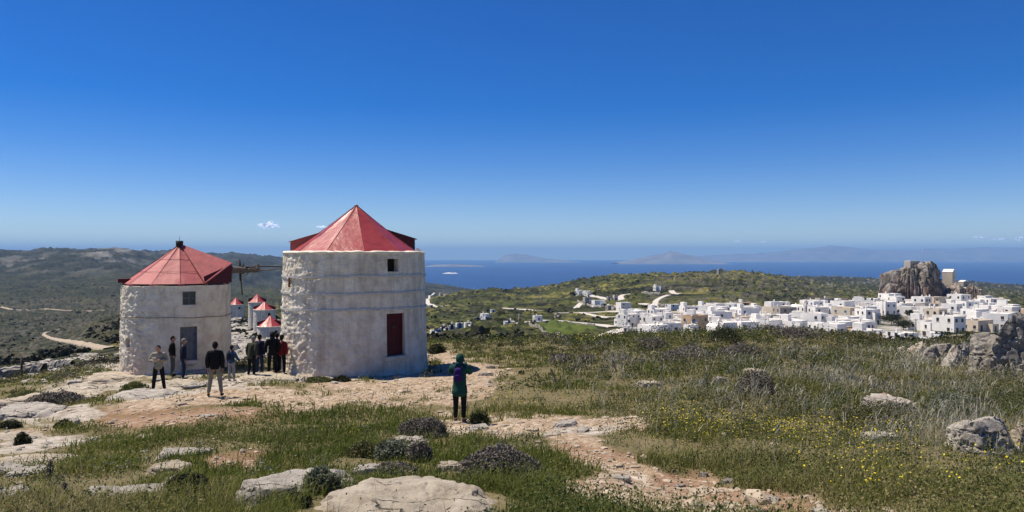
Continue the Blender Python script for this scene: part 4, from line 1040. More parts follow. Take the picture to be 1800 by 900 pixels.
# yellow flowers on thin stems
X, Y = scatter(95000, 6, 62, -100, 2130); px, py, d = veg_field(X, Y)
wgt = 3.0 * blob(px, py, 1310, 775, 105, 24) + .7 * blob(px, py, 1470, 810, 130, 34) + .35 * blob(px, py, 1620, 860, 180, 40) + .3 * blob(px, py, 1170, 750, 60, 22) + .55 * blob(px, py, 930, 715, 70, 20) + .28 * blob(px, py, 1050, 600, 60, 10) + .2 * blob(px, py, 1250, 592, 130, 8) + .2 * blob(px, py, 620, 800, 30, 10) + .1 * blob(px, py, 760, 720, 90, 12) + .10 * blob(px, py, 940, 620, 120, 30)
keep = rng.random(len(X)) < wgt * (.15 + .85 * d) * sm(.36, .6, patch(X, Y, 81, .9)) * .6
X, Y = X[keep], Y[keep]; n = len(X); h = rng.uniform(.18, .48, n); z = gz(X, Y)
C = np.stack([X, Y, z + h], 1)
V, f, t1 = leaves(C, np.maximum(.024, Y * .0019) * rng.uniform(.7, 1.3, n), rng.random(n), 1.0, 3.0)
tag(link('yellow_flowers', mesh_np('yellow_flowers', V, f, {'tint': t1}), M['yellow']), kind='stuff')
V, f, t1 = blades(np.stack([X, Y, z], 1), h, np.maximum(.003, Y * .0004), np.full(n, .05), rng.uniform(.2, .5, n))
tag(link('flower_stems', mesh_np('flower_stems', V, f, {'tint': t1}), M['grass']), kind='stuff')

# gravel and rubble
def stones(name, n0, y0, y1, dens, size, m, px0=-330, px1=2130, flat=.5, sub=1):
    X, Y = scatter(n0, y0, y1, px0, px1); px, py, pa, ro, rd = masks(X, Y)
    keep = (rng.random(n0) < dens(px, py, pa, ro, rd, X, Y)) & ~in_mill(X, Y)
    X, Y = X[keep], Y[keep]; n = len(X)
    bm = bmesh.new(); bmesh.ops.create_icosphere(bm, subdivisions=sub, radius=1); v = np.array([q.co[:] for q in bm.verts]); f = np.array([[q.index for q in g.verts] for g in bm.faces]); bm.free()
    s = size(n, X, Y); sc = s[:, None] * np.stack([rng.uniform(.7, 1.4, n), rng.uniform(.6, 1.2, n), rng.uniform(.35, .9, n) * flat * 1.4], 1)
    jit = rng.uniform(.65, 1.2, (n, len(v), 1)); W = v[None] * jit * sc[:, None, :]
    a = rng.uniform(0, 6.28, n); c, s_ = np.cos(a)[:, None], np.sin(a)[:, None]
    Wx = W[..., 0] * c - W[..., 1] * s_; Wy = W[..., 0] * s_ + W[..., 1] * c
    V = np.stack([Wx + X[:, None], Wy + Y[:, None], W[..., 2] + gz(X, Y)[:, None] + sc[:, 2:3] * .25], -1).reshape(-1, 3)
    F_ = (f[None] + (np.arange(n) * len(v))[:, None, None]).reshape(-1, 3)
    return tag(link(name, mesh_np(name, V, F_), m), kind='stuff')
stones('gravel', 60000, 5.4, 62, lambda px, py, pa, ro, rd, X, Y: np.clip(pa * .75 + rd * .35 + .02, 0, 1) * (.25 + sm(.4, .6, patch(X, Y, 85, 1.1))) * .62,
       lambda n, X, Y: rng.gamma(2.0, .010, n) * (1 + Y / 25), M['stone'])
stones('rubble', 2600, 6, 60, lambda px, py, pa, ro, rd, X, Y: np.clip(pa * .12 + ro * .4 + .02 + .35 * blob(px, py, 650, 672, 130, 14) + .3 * blob(px, py, 60, 690, 200, 40), 0, 1) * .8,
       lambda n, X, Y: rng.gamma(3, .03, n) * (1 + Y / 60), M['lime'])
# stony ridge under the distant mills
stones('ridge_rubble', 5200, 42, 270, lambda px, py, pa, ro, rd, X, Y: np.clip(np.exp(-((px - 440 + (Y - 100) * .0) / 75)**2) * (.3 + sm(.4, .6, patch(X, Y, 86, .12))), 0, 1),
       lambda n, X, Y: rng.gamma(3, .16, n) * (.5 + Y / 200), M['lime'], 330, 560, .45, 2)
stones('slope_rubble', 900, 42, 150, lambda px, py, pa, ro, rd, X, Y: np.clip(sm(.55, .68, patch(X, Y, 87, .09)), 0, 1) * .9,
       lambda n, X, Y: rng.gamma(3, .13, n) * (.5 + Y / 150), M['lime'], -330, 240, .35, 2)

def shrub(px, py, wpx, hpx, label, mat, nl=5000, ls=.02, asp=2.2, dp=.8, cat='shrub', name='shrub', Y=None, tw=10, group=None, tmid=.5):
    if Y is None: X, Y = at(px, py)
    else: X = (px - 900) / F * Y
    rx = wpx / 2 / F * Y; h = hpx / F * Y; ry = rx * dp; Yc = Y + ry * .5; X *= Yc / Y
    u = rng.normal(size=(nl, 3)); u /= np.linalg.norm(u, axis=1, keepdims=True); u[:, 2] = np.abs(u[:, 2])
    lump = .78 + .42 * fbm3(u * 2.4 + px, 3, 5); rad = rng.uniform(.15, 1, nl)**.35 * lump
    C = u * rad[:, None] * np.array([rx, ry, h]); C[:, 2] += .02
    s = np.maximum(ls, Y * .0012) * rng.uniform(.6, 1.4, nl)
    V, f, t_ = leaves(C, s, np.clip(tmid + (fbm3(u * 3 + px, 3, 8) - .5) * 1.4 + rng.normal(0, .15, nl), 0, 1), asp)
    root = thing(name, label, cat, (X, Yc, float(gz(X, Yc))), 0, group)
    link('foliage', mesh_np('foliage', V, f, {'tint': t_}), M[mat], root)
    mb = MB(); r_ = random.Random(int(px))
    for k in range(tw):
        a = r_.uniform(0, 6.28); q = r_.uniform(.3, .85); e = (math.cos(a) * rx * q, math.sin(a) * ry * q, h * r_.uniform(.5, .9))
        mb.tube([(0, 0, -.05), (e[0] * .4, e[1] * .4, e[2] * .55), e], [.012 + h * .015, .008 + h * .008, .004], 5)
    mb.build('stem', M['twig'], root)
    return root
SG = 'mounded shrubs in the meadow'
for a in [
 (880, 848, 165, 62, 'big dark grey thorny mound right of the cream blocks, largest shrub in the foreground', 'phry', 14000, .016, 2.6),
 (745, 772, 92, 34, 'grey purple thorny mound growing over the brown outcrop', 'phry', 7000, .016, 2.6),
 (690, 815, 66, 32, 'silvery grey green leafy shrub left of the brown outcrop', 'sage', 3500, .022, 2.0),
 (738, 820, 50, 28, 'purplish thorn bush beside the silvery shrub', 'phry', 3200, .016, 2.4),
 (690, 838, 90, 14, 'low flat dark cushion shrub lying on the pale ledge', 'phry', 4000, .015, 2.4),
 (500, 900, 100, 22, 'low dark green cushion shrub at the bottom between two pale ledges', 'darkleaf', 4500, .016, 1.8),
 (842, 738, 42, 24, 'round dark green bush just right of the woman feet', 'herb', 2600, .018, 1.6),
 (768, 622, 34, 17, 'dark round bush at the right foot of the large mill', 'darkleaf', 1800, .03, 1.5),
 (985, 640, 44, 12, 'bluish grey low shrub on the slope right of the woman', 'phry', 1600, .03, 2.0),
 (1030, 641, 36, 12, 'second bluish shrub, a little farther right on the same slope', 'phry', 1200, .03, 2.0),
 (1210, 640, 110, 20, 'wide grey thorny cushion in the middle scrub', 'phry', 4200, .03, 2.2),
 (1300, 628, 90, 16, 'grey thorny cushion on the brow below the white town', 'phry', 3200, .03, 2.2),
 (1330, 706, 76, 34, 'grey violet thorn bush in the middle of the right scrub', 'phry', 3800, .022, 2.2),
 (1150, 618, 60, 16, 'grey cushion shrub under the left end of the town', 'phry', 2000, .03, 2.2),
 (1680, 735, 84, 30, 'pale woolly leaved shrub behind the large boulder', 'sage', 4500, .022, 1.8),
 (1540, 752, 130, 30, 'dark grey green low shrub in front of the lichen slab', 'olive', 6000, .018, 1.8),
 (1715, 632, 34, 34, 'green bush growing out of the cleft between the crags', 'herb', 2200, .03, 1.6),
 (1695, 594, 60, 18, 'dark green bush on top of the right ridge', 'darkleaf', 2400, .035, 1.6),
 (100, 712, 110, 24, 'grey brown thorn mound under the long cream ledge at left', 'phry', 5200, .02, 2.3),
 (50, 705, 70, 20, 'green mound of herbs above the wide limestone shelf', 'herb', 2600, .022, 1.6),
 (18, 752, 40, 14, 'dark green tuft at the left edge between two shelves', 'darkleaf', 1500, .018, 1.6),
 (236, 692, 56, 22, 'grassy green bush left of the man in the beige jacket', 'herb', 2600, .022, 2.4),
 (330, 870, 80, 26, 'dark leafy plant in the lower left grass above the thin ledge', 'darkleaf', 3500, .018, 1.8),
 (40, 780, 30, 22, 'small spiky dark plant on the flat sheets at the left', 'darkleaf', 900, .018, 4.0),
 (113, 752, 34, 16, 'small spiky dark plant beside the reddish soil at left', 'darkleaf', 900, .018, 4.0),
 (565, 880, 66, 40, 'grey spiny plant between the long ledge and the broad slab', 'sage', 2600, .02, 4.0),
 (640, 812, 70, 26, 'small olive green bush left of the silvery shrub', 'olive', 2600, .018, 1.8),
 (560, 672, 50, 10, 'low green cushion against the foot of the large mill', 'herb', 1500, .025, 1.8),
 (600, 670, 36, 10, 'dark low plant in front of the large mill wall', 'darkleaf', 1200, .025, 1.8),
 (1500, 607, 120, 18, 'dark olive bush mass on the brow in front of the beige house', 'olive', 5000, .035, 1.6),
 (1400, 596, 90, 14, 'grey brown bush on the brow under the middle of the town', 'phry', 2600, .035, 1.8),
 (1275, 606, 60, 22, 'dark rounded bush on the brow below the twin-windowed house', 'darkleaf', 2600, .035, 1.6),
]:
    if a[0] > 950 and a[0] not in (1695, 1715): a = (a[0], a[1], a[2] * 1.1, a[3] * 1.45) + a[4:]
    shrub(*a, group=SG, Y=(33 if a[0] == 1695 else 29 if a[0] == 1715 else None))
# tall dry stalks
def stalk(px, py, hpx, label, lean=.0):
    X, Y = at(px, py); h = hpx / F * Y; mb = MB(); r_ = random.Random(px)
    mb.tube([(0, 0, -.05), (lean * h * .5, 0, h * .5), (lean * h, 0, h)], [.014, .010, .005], 6)
    root = thing('dry_stalk', label, 'plant', (X, Y, float(gz(X, Y))), 0, 'dry stalks in the meadow')
    mb.build('stem', M['twig'], root)
    C = []
    for k in range(110):
        u = r_.uniform(.25, 1); a = r_.uniform(0, 6.28); q = (1.02 - u) * h * .22 + .02
        C.append((lean * h * u + math.cos(a) * q * r_.random(), math.sin(a) * q * r_.random(), h * u))
    V, f, t_ = leaves(np.array(C), rng.uniform(.012, .022, len(C)) * max(1, Y / 18), rng.uniform(.2, .8, len(C)), 2.5)
    link('dry_leaves', mesh_np('dry_leaves', V, f, {'tint': t_}), M['phry'], root)
stalk(1405, 655, 78, 'tall dark dry stalk standing on the brow under the middle of the town', -.15)
stalk(1085, 665, 30, 'short leaning dry stalk in the scrub right of the woman', -.25)
stalk(980, 680, 30, 'thin dry stalk nearest the woman on the right slope', -.4)
stalk(1245, 702, 34, 'dark upright dry stalk in the middle scrub', -.1)
stalk(88, 850, 40, 'thin dry stalk in the lower left grass', .0)
stalk(112, 882, 28, 'short dry stalk above the thin ledge at the lower left', .05)

# distant scrub bushes on the hills
M['farscrub'] = leafmat('distant maquis', [(0, (.014, .018, .009)), (.5, (.034, .037, .018)), (1, (.070, .066, .034))], .08)
def farscrub(n0, y0, y1, nl, lf, rs):
    Y = np.exp(rng.uniform(math.log(y0), math.log(y1), n0)); px = rng.uniform(-350, 2150, n0); X = (px - 900) / F * Y
    apn = patch(X / 60, Y / 90, 91, 1.0) if y0 > 100 else patch(X / 14, Y / 20, 91, 1.0)
    if y0 > 100: apn = .45 * apn + .55 * patch(X / 110, gz(X, Y) / 3.2, 93, 1.0)
    rd_ = bil(np.minimum(RD, 100), X, Y); ft = bil(A2[..., 0], X, Y)
    keep = (rng.random(n0) < sm(.47, .56, apn) * .95 + .02) & (rd_ > 2.5) & (ft < .1)
    tn = (px > 1040) & (Y > 200) & (Y < 425); keep &= ~tn | (rng.random(n0) < .03)
    for x, y, r in MILLS: keep &= (X - x)**2 + (Y - y)**2 > (r + 1)**2
    X, Y, px = X[keep], Y[keep], px[keep]; n = len(X)
    k = np.repeat(np.arange(n), nl); r = rng.gamma(5, rs, n) * (1 + .5 * sm(300, 1200, Y))
    u = rng.normal(size=(n * nl, 3)); u /= np.linalg.norm(u, axis=1, keepdims=True); u[:, 2] = np.abs(u[:, 2]) * .8
    C = np.stack([X[k] + u[:, 0] * r[k] * .8, Y[k] + u[:, 1] * r[k] * .8, gz(X, Y)[k] + u[:, 2] * r[k] * .75 + .05], 1)
    V, f, t_ = leaves(C, r[k] * lf * rng.uniform(.6, 1.4, n * nl), np.clip(rng.uniform(.0, .8, n)[k] * (.45 + .55 * sm(400, 600, px))[k] + rng.normal(0, .1, n * nl), 0, 1), 1.2)  # bushes at left tinted darker: slope shade painted into the leaf colour
    tag(link('scrub', mesh_np('scrub', V, f, {'tint': t_}), M['farscrub']), kind='stuff')
farscrub(5500, 58, 190, 110, .13, .09)
farscrub(26000, 150, 1700, 14, .62, .17)

# ------------------------------------------------------------------ town and scattered houses
def wallmat(name, c):
    m, t, b = nodes(name); v = objv(t)
    cc = ramp(t, noise(t, .5, 6, v, .65), [(.3, tuple(x * .86 for x in c)), (.6, c)])
    mp = N(t, 'ShaderNodeMapping'); mp.inputs['Scale'].default_value = (1.2, 1.2, .15); t.links.new(v, mp.inputs[0])
    cc = mixc(t, ramp(t, noise(t, 1, 5, mp.outputs[0], .7), [(.55, 0), (.75, .45)]), cc, tuple(x * .6 for x in c))
    setc(t, b, cc); b.inputs['Roughness'].default_value = .9; b.inputs['Specular IOR Level'].default_value = .1; return m
HM = {'white': wallmat('white limewash', (.84, .82, .77)), 'cream': wallmat('cream render', (.66, .57, .44)), 'pink': wallmat('pinkish bare render', (.52, .41, .34)),
      'grey': wallmat('bare grey stone wall', (.38, .35, .31)), 'ochre': wallmat('ochre render', (.56, .40, .25))}
HM['flat'] = wallmat('pale concrete roof', (.56, .53, .47)); HM['flatwhite'] = wallmat('whitewashed roof', (.74, .72, .68)); HM['flattan'] = wallmat('earth coloured roof', (.42, .35, .27))
M['shut_blue'] = simple('blue painted shutter', (.07, .13, .22), .6, .2); M['shut_dark'] = simple('dark window', (.03, .032, .035), .4, .2); M['shut_brown'] = simple('brown painted wood', (.10, .05, .03), .6, .2)
CN = {'white': 'white', 'cream': 'cream', 'pink': 'pinkish', 'grey': 'grey stone', 'ochre': 'ochre'}
HOUSES = []
def house(X, Y, W, Dp, Hh, yaw, col, label, seed, storeys=1, roofm='flat', extra=True, cat='house', group='houses of the white hill town', name='house', zb=None):
    r_ = random.Random(seed)
    c, s = math.cos(yaw), math.sin(yaw)
    zs = [float(gz(X + c * a - s * b, Y + s * a + c * b)) for a in (-W / 2, W / 2) for b in (-Dp / 2, Dp / 2)]
    z = (min(zs) + max(zs)) / 2 if zb is None else zb
    root = thing(name, label, cat, (X, Y, z), yaw, group)
    lo = min(zs) - z - 1.0; w2, d2 = W / 2, Dp / 2; pt = .22
    mb = MB(); ph = r_.choice((.15, .35, .6))
    top = Hh + ph
    o = [(-w2, -d2), (w2, -d2), (w2, d2), (-w2, d2)]; i_ = [(-w2 + pt, -d2 + pt), (w2 - pt, -d2 + pt), (w2 - pt, d2 - pt), (-w2 + pt, d2 - pt)]
    j = [r_.uniform(-.05, .05) for _ in range(4)]
    vs = [(x, y, lo) for x, y in o] + [(x, y, top + q) for (x, y), q in zip(o, j)] + [(x, y, top + q) for (x, y), q in zip(i_, j)] + [(x, y, Hh - .05) for x, y in i_]
    fs = []
    for k in range(4):
        k2 = (k + 1) % 4; fs += [(k, k2, 4 + k2, 4 + k), (4 + k, 4 + k2, 8 + k2, 8 + k), (8 + k, 8 + k2, 12 + k2, 12 + k)]
    mb.add(vs, fs)
    wl = mb.build('wall', HM[col], root)
    mb = MB(); mb.box(-w2 + pt, w2 - pt, -d2 + pt, d2 - pt, Hh - .25, Hh + .01); rf = mb.build('roof', HM[roofm], root)
    if extra:
        q = r_.random(); x, y = r_.uniform(-w2 * .6, w2 * .6), r_.uniform(0, d2 * .6)
        if q < .45: mb = MB(); mb.box(x - .25, x + .25, y - .25, y + .25, Hh, Hh + 1.1).box(x - .32, x + .32, y - .32, y + .32, Hh + 1.1, Hh + 1.18).box(x - .15, x + .15, y - .15, y + .15, Hh + 1.18, Hh + 1.4); mb.build('chimney', HM['white'], rf)
        if q > .72 and W > 6:
            a = w2 * r_.uniform(.35, .6); mb = MB(); mb.box(-w2 + pt + .3, -w2 + pt + .3 + a, -d2 * .2, d2 - pt - .2, Hh, Hh + 2.3); mb.build('stair_tower', HM['white' if col != 'grey' else 'grey'], rf)
    if extra and r_.random() < .55:
        aw = W * r_.uniform(.35, .6); ad_ = r_.uniform(1.6, 3.2); ah = Hh * r_.uniform(.45, .8); s0 = r_.choice((-1, 1)); x0 = -w2 + .3 if s0 < 0 else w2 - aw - .3
        mb = MB(); mb.box(x0, x0 + aw, -d2 - ad_, -d2 - .003, lo, ah).box(x0, x0 + aw, -d2 - ad_, -d2 - ad_ + .2, ah, ah + .5).box(x0, x0 + .2, -d2 - ad_ + .2, -d2 - .003, ah, ah + .5)
        an = mb.build('annex', HM[col], root); mb = MB(); mb.box(x0 + aw * .35, x0 + aw * .35 + .8, -d2 - ad_ - .03, -d2 - ad_, 0, 1.9); mb.build('door', M[r_.choice(['shut_blue', 'shut_brown', 'shut_dark'])], an)
    sh = M[r_.choice(['shut_blue', 'shut_dark', 'shut_dark', 'shut_brown'])]
    fr = HM['white']
    for st in range(storeys):
        z0 = .1 + st * 2.9
        for side in ((0, W), (1, Dp), (2, Dp)):
            L = side[1]; n = 1 if L < 5 else 2 if L < 8.5 else 3
            if side[0] == 2 and r_.random() < .5: continue
            for k in range(n):
                u = (k + .5 + r_.uniform(-.12, .12)) / n * L - L / 2
                isdoor = st == 0 and k == 0 and side[0] == 0
                if not isdoor and r_.random() < .25: continue
                ww, z1, z2 = (.55, 0, 2.1) if isdoor else (.48, .95, 2.05)
                A = {0: Matrix.Rotation(0, 4, 'Z') @ Matrix.Translation((u, -d2, 0)), 1: Matrix.Rotation(-math.pi / 2, 4, 'Z') @ Matrix.Translation((u, -w2, 0)), 2: Matrix.Rotation(math.pi / 2, 4, 'Z') @ Matrix.Translation((u, -w2, 0))}[side[0]]
                mb = MB(); mb.box(-ww, ww, -.03, .0, z0 + z1, z0 + z2, A)
                p_ = mb.build('door' if isdoor else 'window', sh, root)
                if not isdoor and Y < 330: mb = MB(); mb.box(-ww - .1, ww + .1, -.12, -.0, z0 + z1 - .12, z0 + z1 - .02, A); mb.build('sill', fr, p_)
    HOUSES.append((X, Y, math.hypot(W, Dp) / 2)); return root
def hpx(px, py, wpx, hpx_, col, label, ym, yaw=.5, storeys=1, roofm='flatwhite', seed=0, dr=.8, **kw):
    X, Y = at(px, py, ym); Hh = hpx_ / F * Y - .2
    ext = wpx / F * Y; W = ext / (math.cos(yaw) + dr * math.sin(abs(yaw))); Dp = W * dr
    return house(X, Y + Dp * .4, W, Dp, Hh, yaw - X / Y * .0, col, label, seed or int(px * 7 + py), storeys, roofm, **kw)
OUT = 'white houses scattered outside the town'
for a in [
 (852, 562, 17, 11, 'white', 'white cubic villa on the slope left of the flat field, with terraces', 420, .5, 1),
 (866, 551, 9, 6, 'white', 'tiny white shed up the slope right behind the cubic villa', 480, .5, 1),
 (838, 566, 14, 6, 'grey', 'low unfinished stone building against the left side of the cubic villa', 400, .4, 1),
 (895, 576, 20, 7, 'white', 'long low white house with a paved yard nearest the green field', 300, .2, 1),
 (945, 565, 17, 9, 'white', 'white box house with dark door where the lane turns', 350, .25, 1),
 (978, 560, 8, 6, 'cream', 'small cream hut at the bend of the lane', 380, .7, 1),
 (779, 524, 18, 6, 'grey', 'pale grey farmhouse on the knoll by the curving track', 700, .4, 1),
 (757, 543, 8, 4, 'grey', 'small stone hut at the lower end of the curving track', 500, .4, 1),
 (764, 590, 19, 10, 'white', 'low white building first in the row beside the large mill', 200, .35, 1),
 (778, 587, 13, 9, 'white', 'low white building second in the row beside the large mill', 200, .35, 1),
 (793, 584, 13, 9, 'white', 'low white building third in the row beside the large mill', 200, .35, 1),
 (807, 581, 14, 9, 'white', 'low white building fourth in the row beside the large mill', 200, .35, 1),
 (822, 579, 14, 9, 'white', 'low white building at the far right end of the row beside the large mill', 200, .35, 1),
 (1018, 521, 14, 10, 'white', 'white house with roof terrace at the left of the upper hamlet', 560, .5, 1),
 (1032, 520, 14, 8, 'white', 'white house joined to the terrace house in the upper hamlet', 560, .5, 1),
 (1033, 537, 16, 12, 'grey', 'pale grey two-storey house at the left of the middle hamlet', 450, .3, 1),
 (1053, 539, 24, 10, 'white', 'wide white house with arcade in the middle hamlet', 450, .25, 1),
 (1071, 530, 9, 7, 'grey', 'small grey hut above the middle hamlet', 480, .4, 1),
 (1082, 529, 9, 9, 'cream', 'narrow cream tower house above the middle hamlet', 480, .4, 1),
 (1072, 545, 14, 8, 'grey', 'bluish grey building between the arcade house and the two-storey one', 430, .4, 1),
 (1097, 546, 26, 14, 'white', 'white two-storey house with blue windows at the right of the middle hamlet', 430, .42, 2),
 (1156, 513, 14, 6, 'white', 'small white house alone high on the terraced hill', 600, .4, 1),
]: hpx(*a, group=OUT, roofm='flatwhite')
TW = 'houses of the white hill town'
for a in [
 (1103, 587, 15, 15, 'white', 'tall narrow white tower house alone at the left tip of the town', 210, .95, 2),
 (1134, 580, 22, 13, 'pink', 'pinkish bare-walled house next to the lone tower house', 225, .35, 2),
 (1153, 584, 26, 13, 'cream', 'cream house with a sloping tan roof near the left end of the town', 225, .45, 1),
 (1216, 587, 24, 17, 'white', 'white two-storey house with a grey shaded front, front row left', 225, .25, 2),
 (1184, 551, 26, 15, 'white', 'white house with twin blue balcony windows at the back left of the town', 330, .45, 2),
 (1212, 553, 20, 11, 'white', 'white house with a plain grey side beside the twin balcony house', 330, .5, 1),
 (1302, 580, 24, 18, 'white', 'bright white chapel-like house with two dark windows in the front row', 240, .2, 1),
 (1291, 540, 14, 8, 'white', 'small white house standing highest at the back centre of the town', 360, .3, 1),
 (1312, 539, 24, 7, 'ochre', 'ochre and brown unfinished house at the back centre of the town', 360, .3, 1),
 (1362, 570, 32, 14, 'grey', 'big grey shaded wall house in the centre of the town', 270, .3, 1),
 (1486, 588, 26, 13, 'ochre', 'ochre house with one dark window in front of the town', 215, .3, 1),
 (1466, 586, 16, 13, 'pink', 'brown shaded house beside the ochre one', 230, .3, 1),
 (1530, 602, 56, 15, 'white', 'long white house with tan roof right of the ochre one', 218, .55, 1),
 (1592, 604, 50, 12, 'white', 'long low white building with pale roof, lowest at the right front of the town', 205, .35, 1),
 (1640, 602, 34, 11, 'white', 'low white building beside the rocks at the right front of the town', 205, .5, 1),
 (1560, 598, 26, 10, 'cream', 'low cream building between the two long white ones at the right front', 212, .3, 1),
 (1588, 548, 16, 13, 'white', 'white gabled house below the great rock, left side', 330, .3, 2),
 (1601, 527, 30, 16, 'white', 'white two-storey house directly under the great rock', 385, .5, 2),
 (1635, 536, 42, 12, 'cream', 'long cream house with a row of windows below the great rock', 350, .15, 1),
 (1690, 546, 40, 11, 'white', 'wide white house with grey front at the right of the great rock', 330, .2, 1),
 (1632, 556, 28, 15, 'white', 'bright white house with blue door in the right part of the town', 300, .8, 1),
 (1645, 583, 34, 16, 'white', 'white house with blue gate posts in front of the great rock', 235, .2, 1),
 (1785, 572, 30, 13, 'white', 'white house at the far right end of the town', 260, .7, 1),
 (1484, 541, 16, 15, 'grey', 'square grey house at the back beside the terraced hill', 350, .2, 1),
 (1536, 541, 32, 16, 'white', 'white two-storey house at the back left of the great rock', 350, .75, 2),
]: hpx(*a, group=TW, roofm=random.choice(['flatwhite', 'flat']), dr=.8)
front = ([1040, 1085, 1100, 1150, 1200, 1250, 1300, 1350, 1400, 1450, 1500, 1550, 1600, 1660, 1720, 1810], [560, 562, 586, 589, 589, 586, 584, 583, 582, 588, 598, 602, 592, 588, 585, 576])
back = ([1040, 1098, 1120, 1150, 1200, 1260, 1300, 1350, 1400, 1450, 1480, 1520, 1560, 1600, 1680, 1720, 1780, 1830], [590, 566, 560, 557, 551, 547, 546, 546, 545, 541, 537, 529, 526, 529, 527, 532, 552, 556])
rr_ = random.Random(21); cand = []
for row, Yr in enumerate(np.arange(214, 412, 11.8)):
    xx = -10.0
    while xx < 330:
        W = rr_.uniform(5.2, 9.5); X = xx + W / 2; Y = Yr + rr_.uniform(-1.6, 1.6); xx += W + rr_.choice((.3, .6, 1.2, 2.5))
        px = 900 + F * X / Y; py = H0 - F * float(bil(ZB, X, Y)) / Y
        if not (1098 < px < 1830): continue
        if py > np.interp(px, *front) or py < np.interp(px, *back): continue
        if 1532 < px < 1618 and 558 < py < 593: continue
        if 1490 < px < 1640 and py > 584: continue      # the dark trees
        if 1095 < px < 1140 and py > 574: continue
        if any((X - a)**2 + (Y - b)**2 < (r * .8 + W * .5)**2 for a, b, r in HOUSES[22:47]): continue
        cand.append((row, px, X, Y, W))
rows_ = sorted({c[0] for c in cand}); cnt = {}
ORD = ['first', 'second', 'third', 'fourth', 'fifth', 'sixth', 'seventh', 'eighth', 'ninth', 'tenth', 'eleventh', 'twelfth', 'thirteenth', 'fourteenth', 'fifteenth', 'sixteenth', 'seventeenth', 'eighteenth', 'nineteenth', 'twentieth', 'twenty-first', 'twenty-second', 'twenty-third', 'twenty-fourth', 'twenty-fifth', 'twenty-sixth', 'twenty-seventh', 'twenty-eighth', 'twenty-ninth', 'thirtieth']
for row, px, X, Y, W in sorted(cand):
    k = cnt.get(row, 0); cnt[row] = k + 1
    two = rr_.random() < .2; q = rr_.random()
    col = 'white' if q < .84 else rr_.choice(['cream', 'pink', 'grey', 'cream', 'ochre'])
    if 1490 < px < 1720 and col in ('ochre', 'pink'): col = 'white'
    rm = rr_.choice(['flatwhite', 'flatwhite', 'flat', 'flat', 'flattan'])
    yaw = rr_.choice((.15, .35, .5, .7)) + rr_.uniform(-.1, .1)
    lab = f"{CN[col]} {'two-storey' if two else 'single-storey'} {'flat-roofed' if rm != 'flattan' else 'tan-roofed'} cube house, {ORD[k]} from left in town row {ORD[rows_.index(row)]} from front"
    house(X, Y, W * .92, rr_.uniform(5.0, 8.0), (5.6 if two else rr_.uniform(2.7, 3.4)), yaw, col, lab, rr_.randrange(10**6), 2 if two else 1, rm, group=TW)

# round white tower stump at the back left of the town
X, Y = at(1234, 548, 330); mb = MB(); r = 13 / 2 / F * Y; hh = 12.5 / F * Y
mb.tube([(0, 0, -1), (0, 0, hh)], [r * 1.03, r * .97], 28); root = thing('mill_tower', 'round white roofless mill tower rising at the back left of the town', 'tower', (X, Y, float(gz(X, Y))))
mb.build('wall', HM['white'], root); mb = MB(); mb.box(-.4, .4, -r * 1.02, -r * .8, 2, 3.2, Matrix.Rotation(.6, 4, 'Z')); mb.build('window', M['shut_dark'], root)
# small domed chapels and bell gables
def chapel(px, py, ym, label, s=1.0):
    X, Y = at(px, py, ym); root = thing('chapel', label, 'chapel', (X, Y, float(gz(X, Y))), .45)
    w, d, h = 2.4 * s, 3.6 * s, 2.8 * s; mb = MB(); n = 12
    V = []; 
    for y in (-d, d):
        V += [(-w, y, -1)] + [(-w * math.cos(math.pi * k / n), y, h + w * .75 * math.sin(math.pi * k / n)) for k in range(n + 1)] + [(w, y, -1)]
    m_ = n + 3; fs = [tuple(range(m_)), tuple(range(m_, 2 * m_))[::-1]] + [(k, k + 1, m_ + k + 1, m_ + k) for k in range(m_ - 1)]
    mb.add(V, fs); mb.build('wall', HM['white'], root)
    z = h + w * .7; mb = MB(); mb.box(-.7, -.35, -d - .06, -d + .4, z - .3, z + 1.2).box(.35, .7, -d - .06, -d + .4, z - .3, z + 1.2)
    mb.add([(-.7 , -d - .06, z + 1.2), (.7, -d - .06, z + 1.2), (0, -d - .06, z + 1.9), (-.7, -d + .4, z + 1.2), (.7, -d + .4, z + 1.2), (0, -d + .4, z + 1.9)], [(0, 1, 2), (5, 4, 3), (0, 3, 4, 1), (1, 4, 5, 2), (2, 5, 3, 0)])
    mb.build('bell_gable', HM['white'], root); mb = MB(); mb.box(-.5, .5, -d - .04, -d, -.2, 2.0 * s); mb.build('door', M['shut_blue'], root)
chapel(1256, 585, 215, 'tiny white arched chapel with bell gable in the front row, left of centre', .7)
chapel(1298, 556, 300, 'white vaulted church with bell gable in the middle back of the town')
chapel(1404, 552, 320, 'white vaulted church with bell gable on the right back of the town centre')
chapel(1392, 551, 330, 'small white chapel with bell gable beside the right back church', .8)

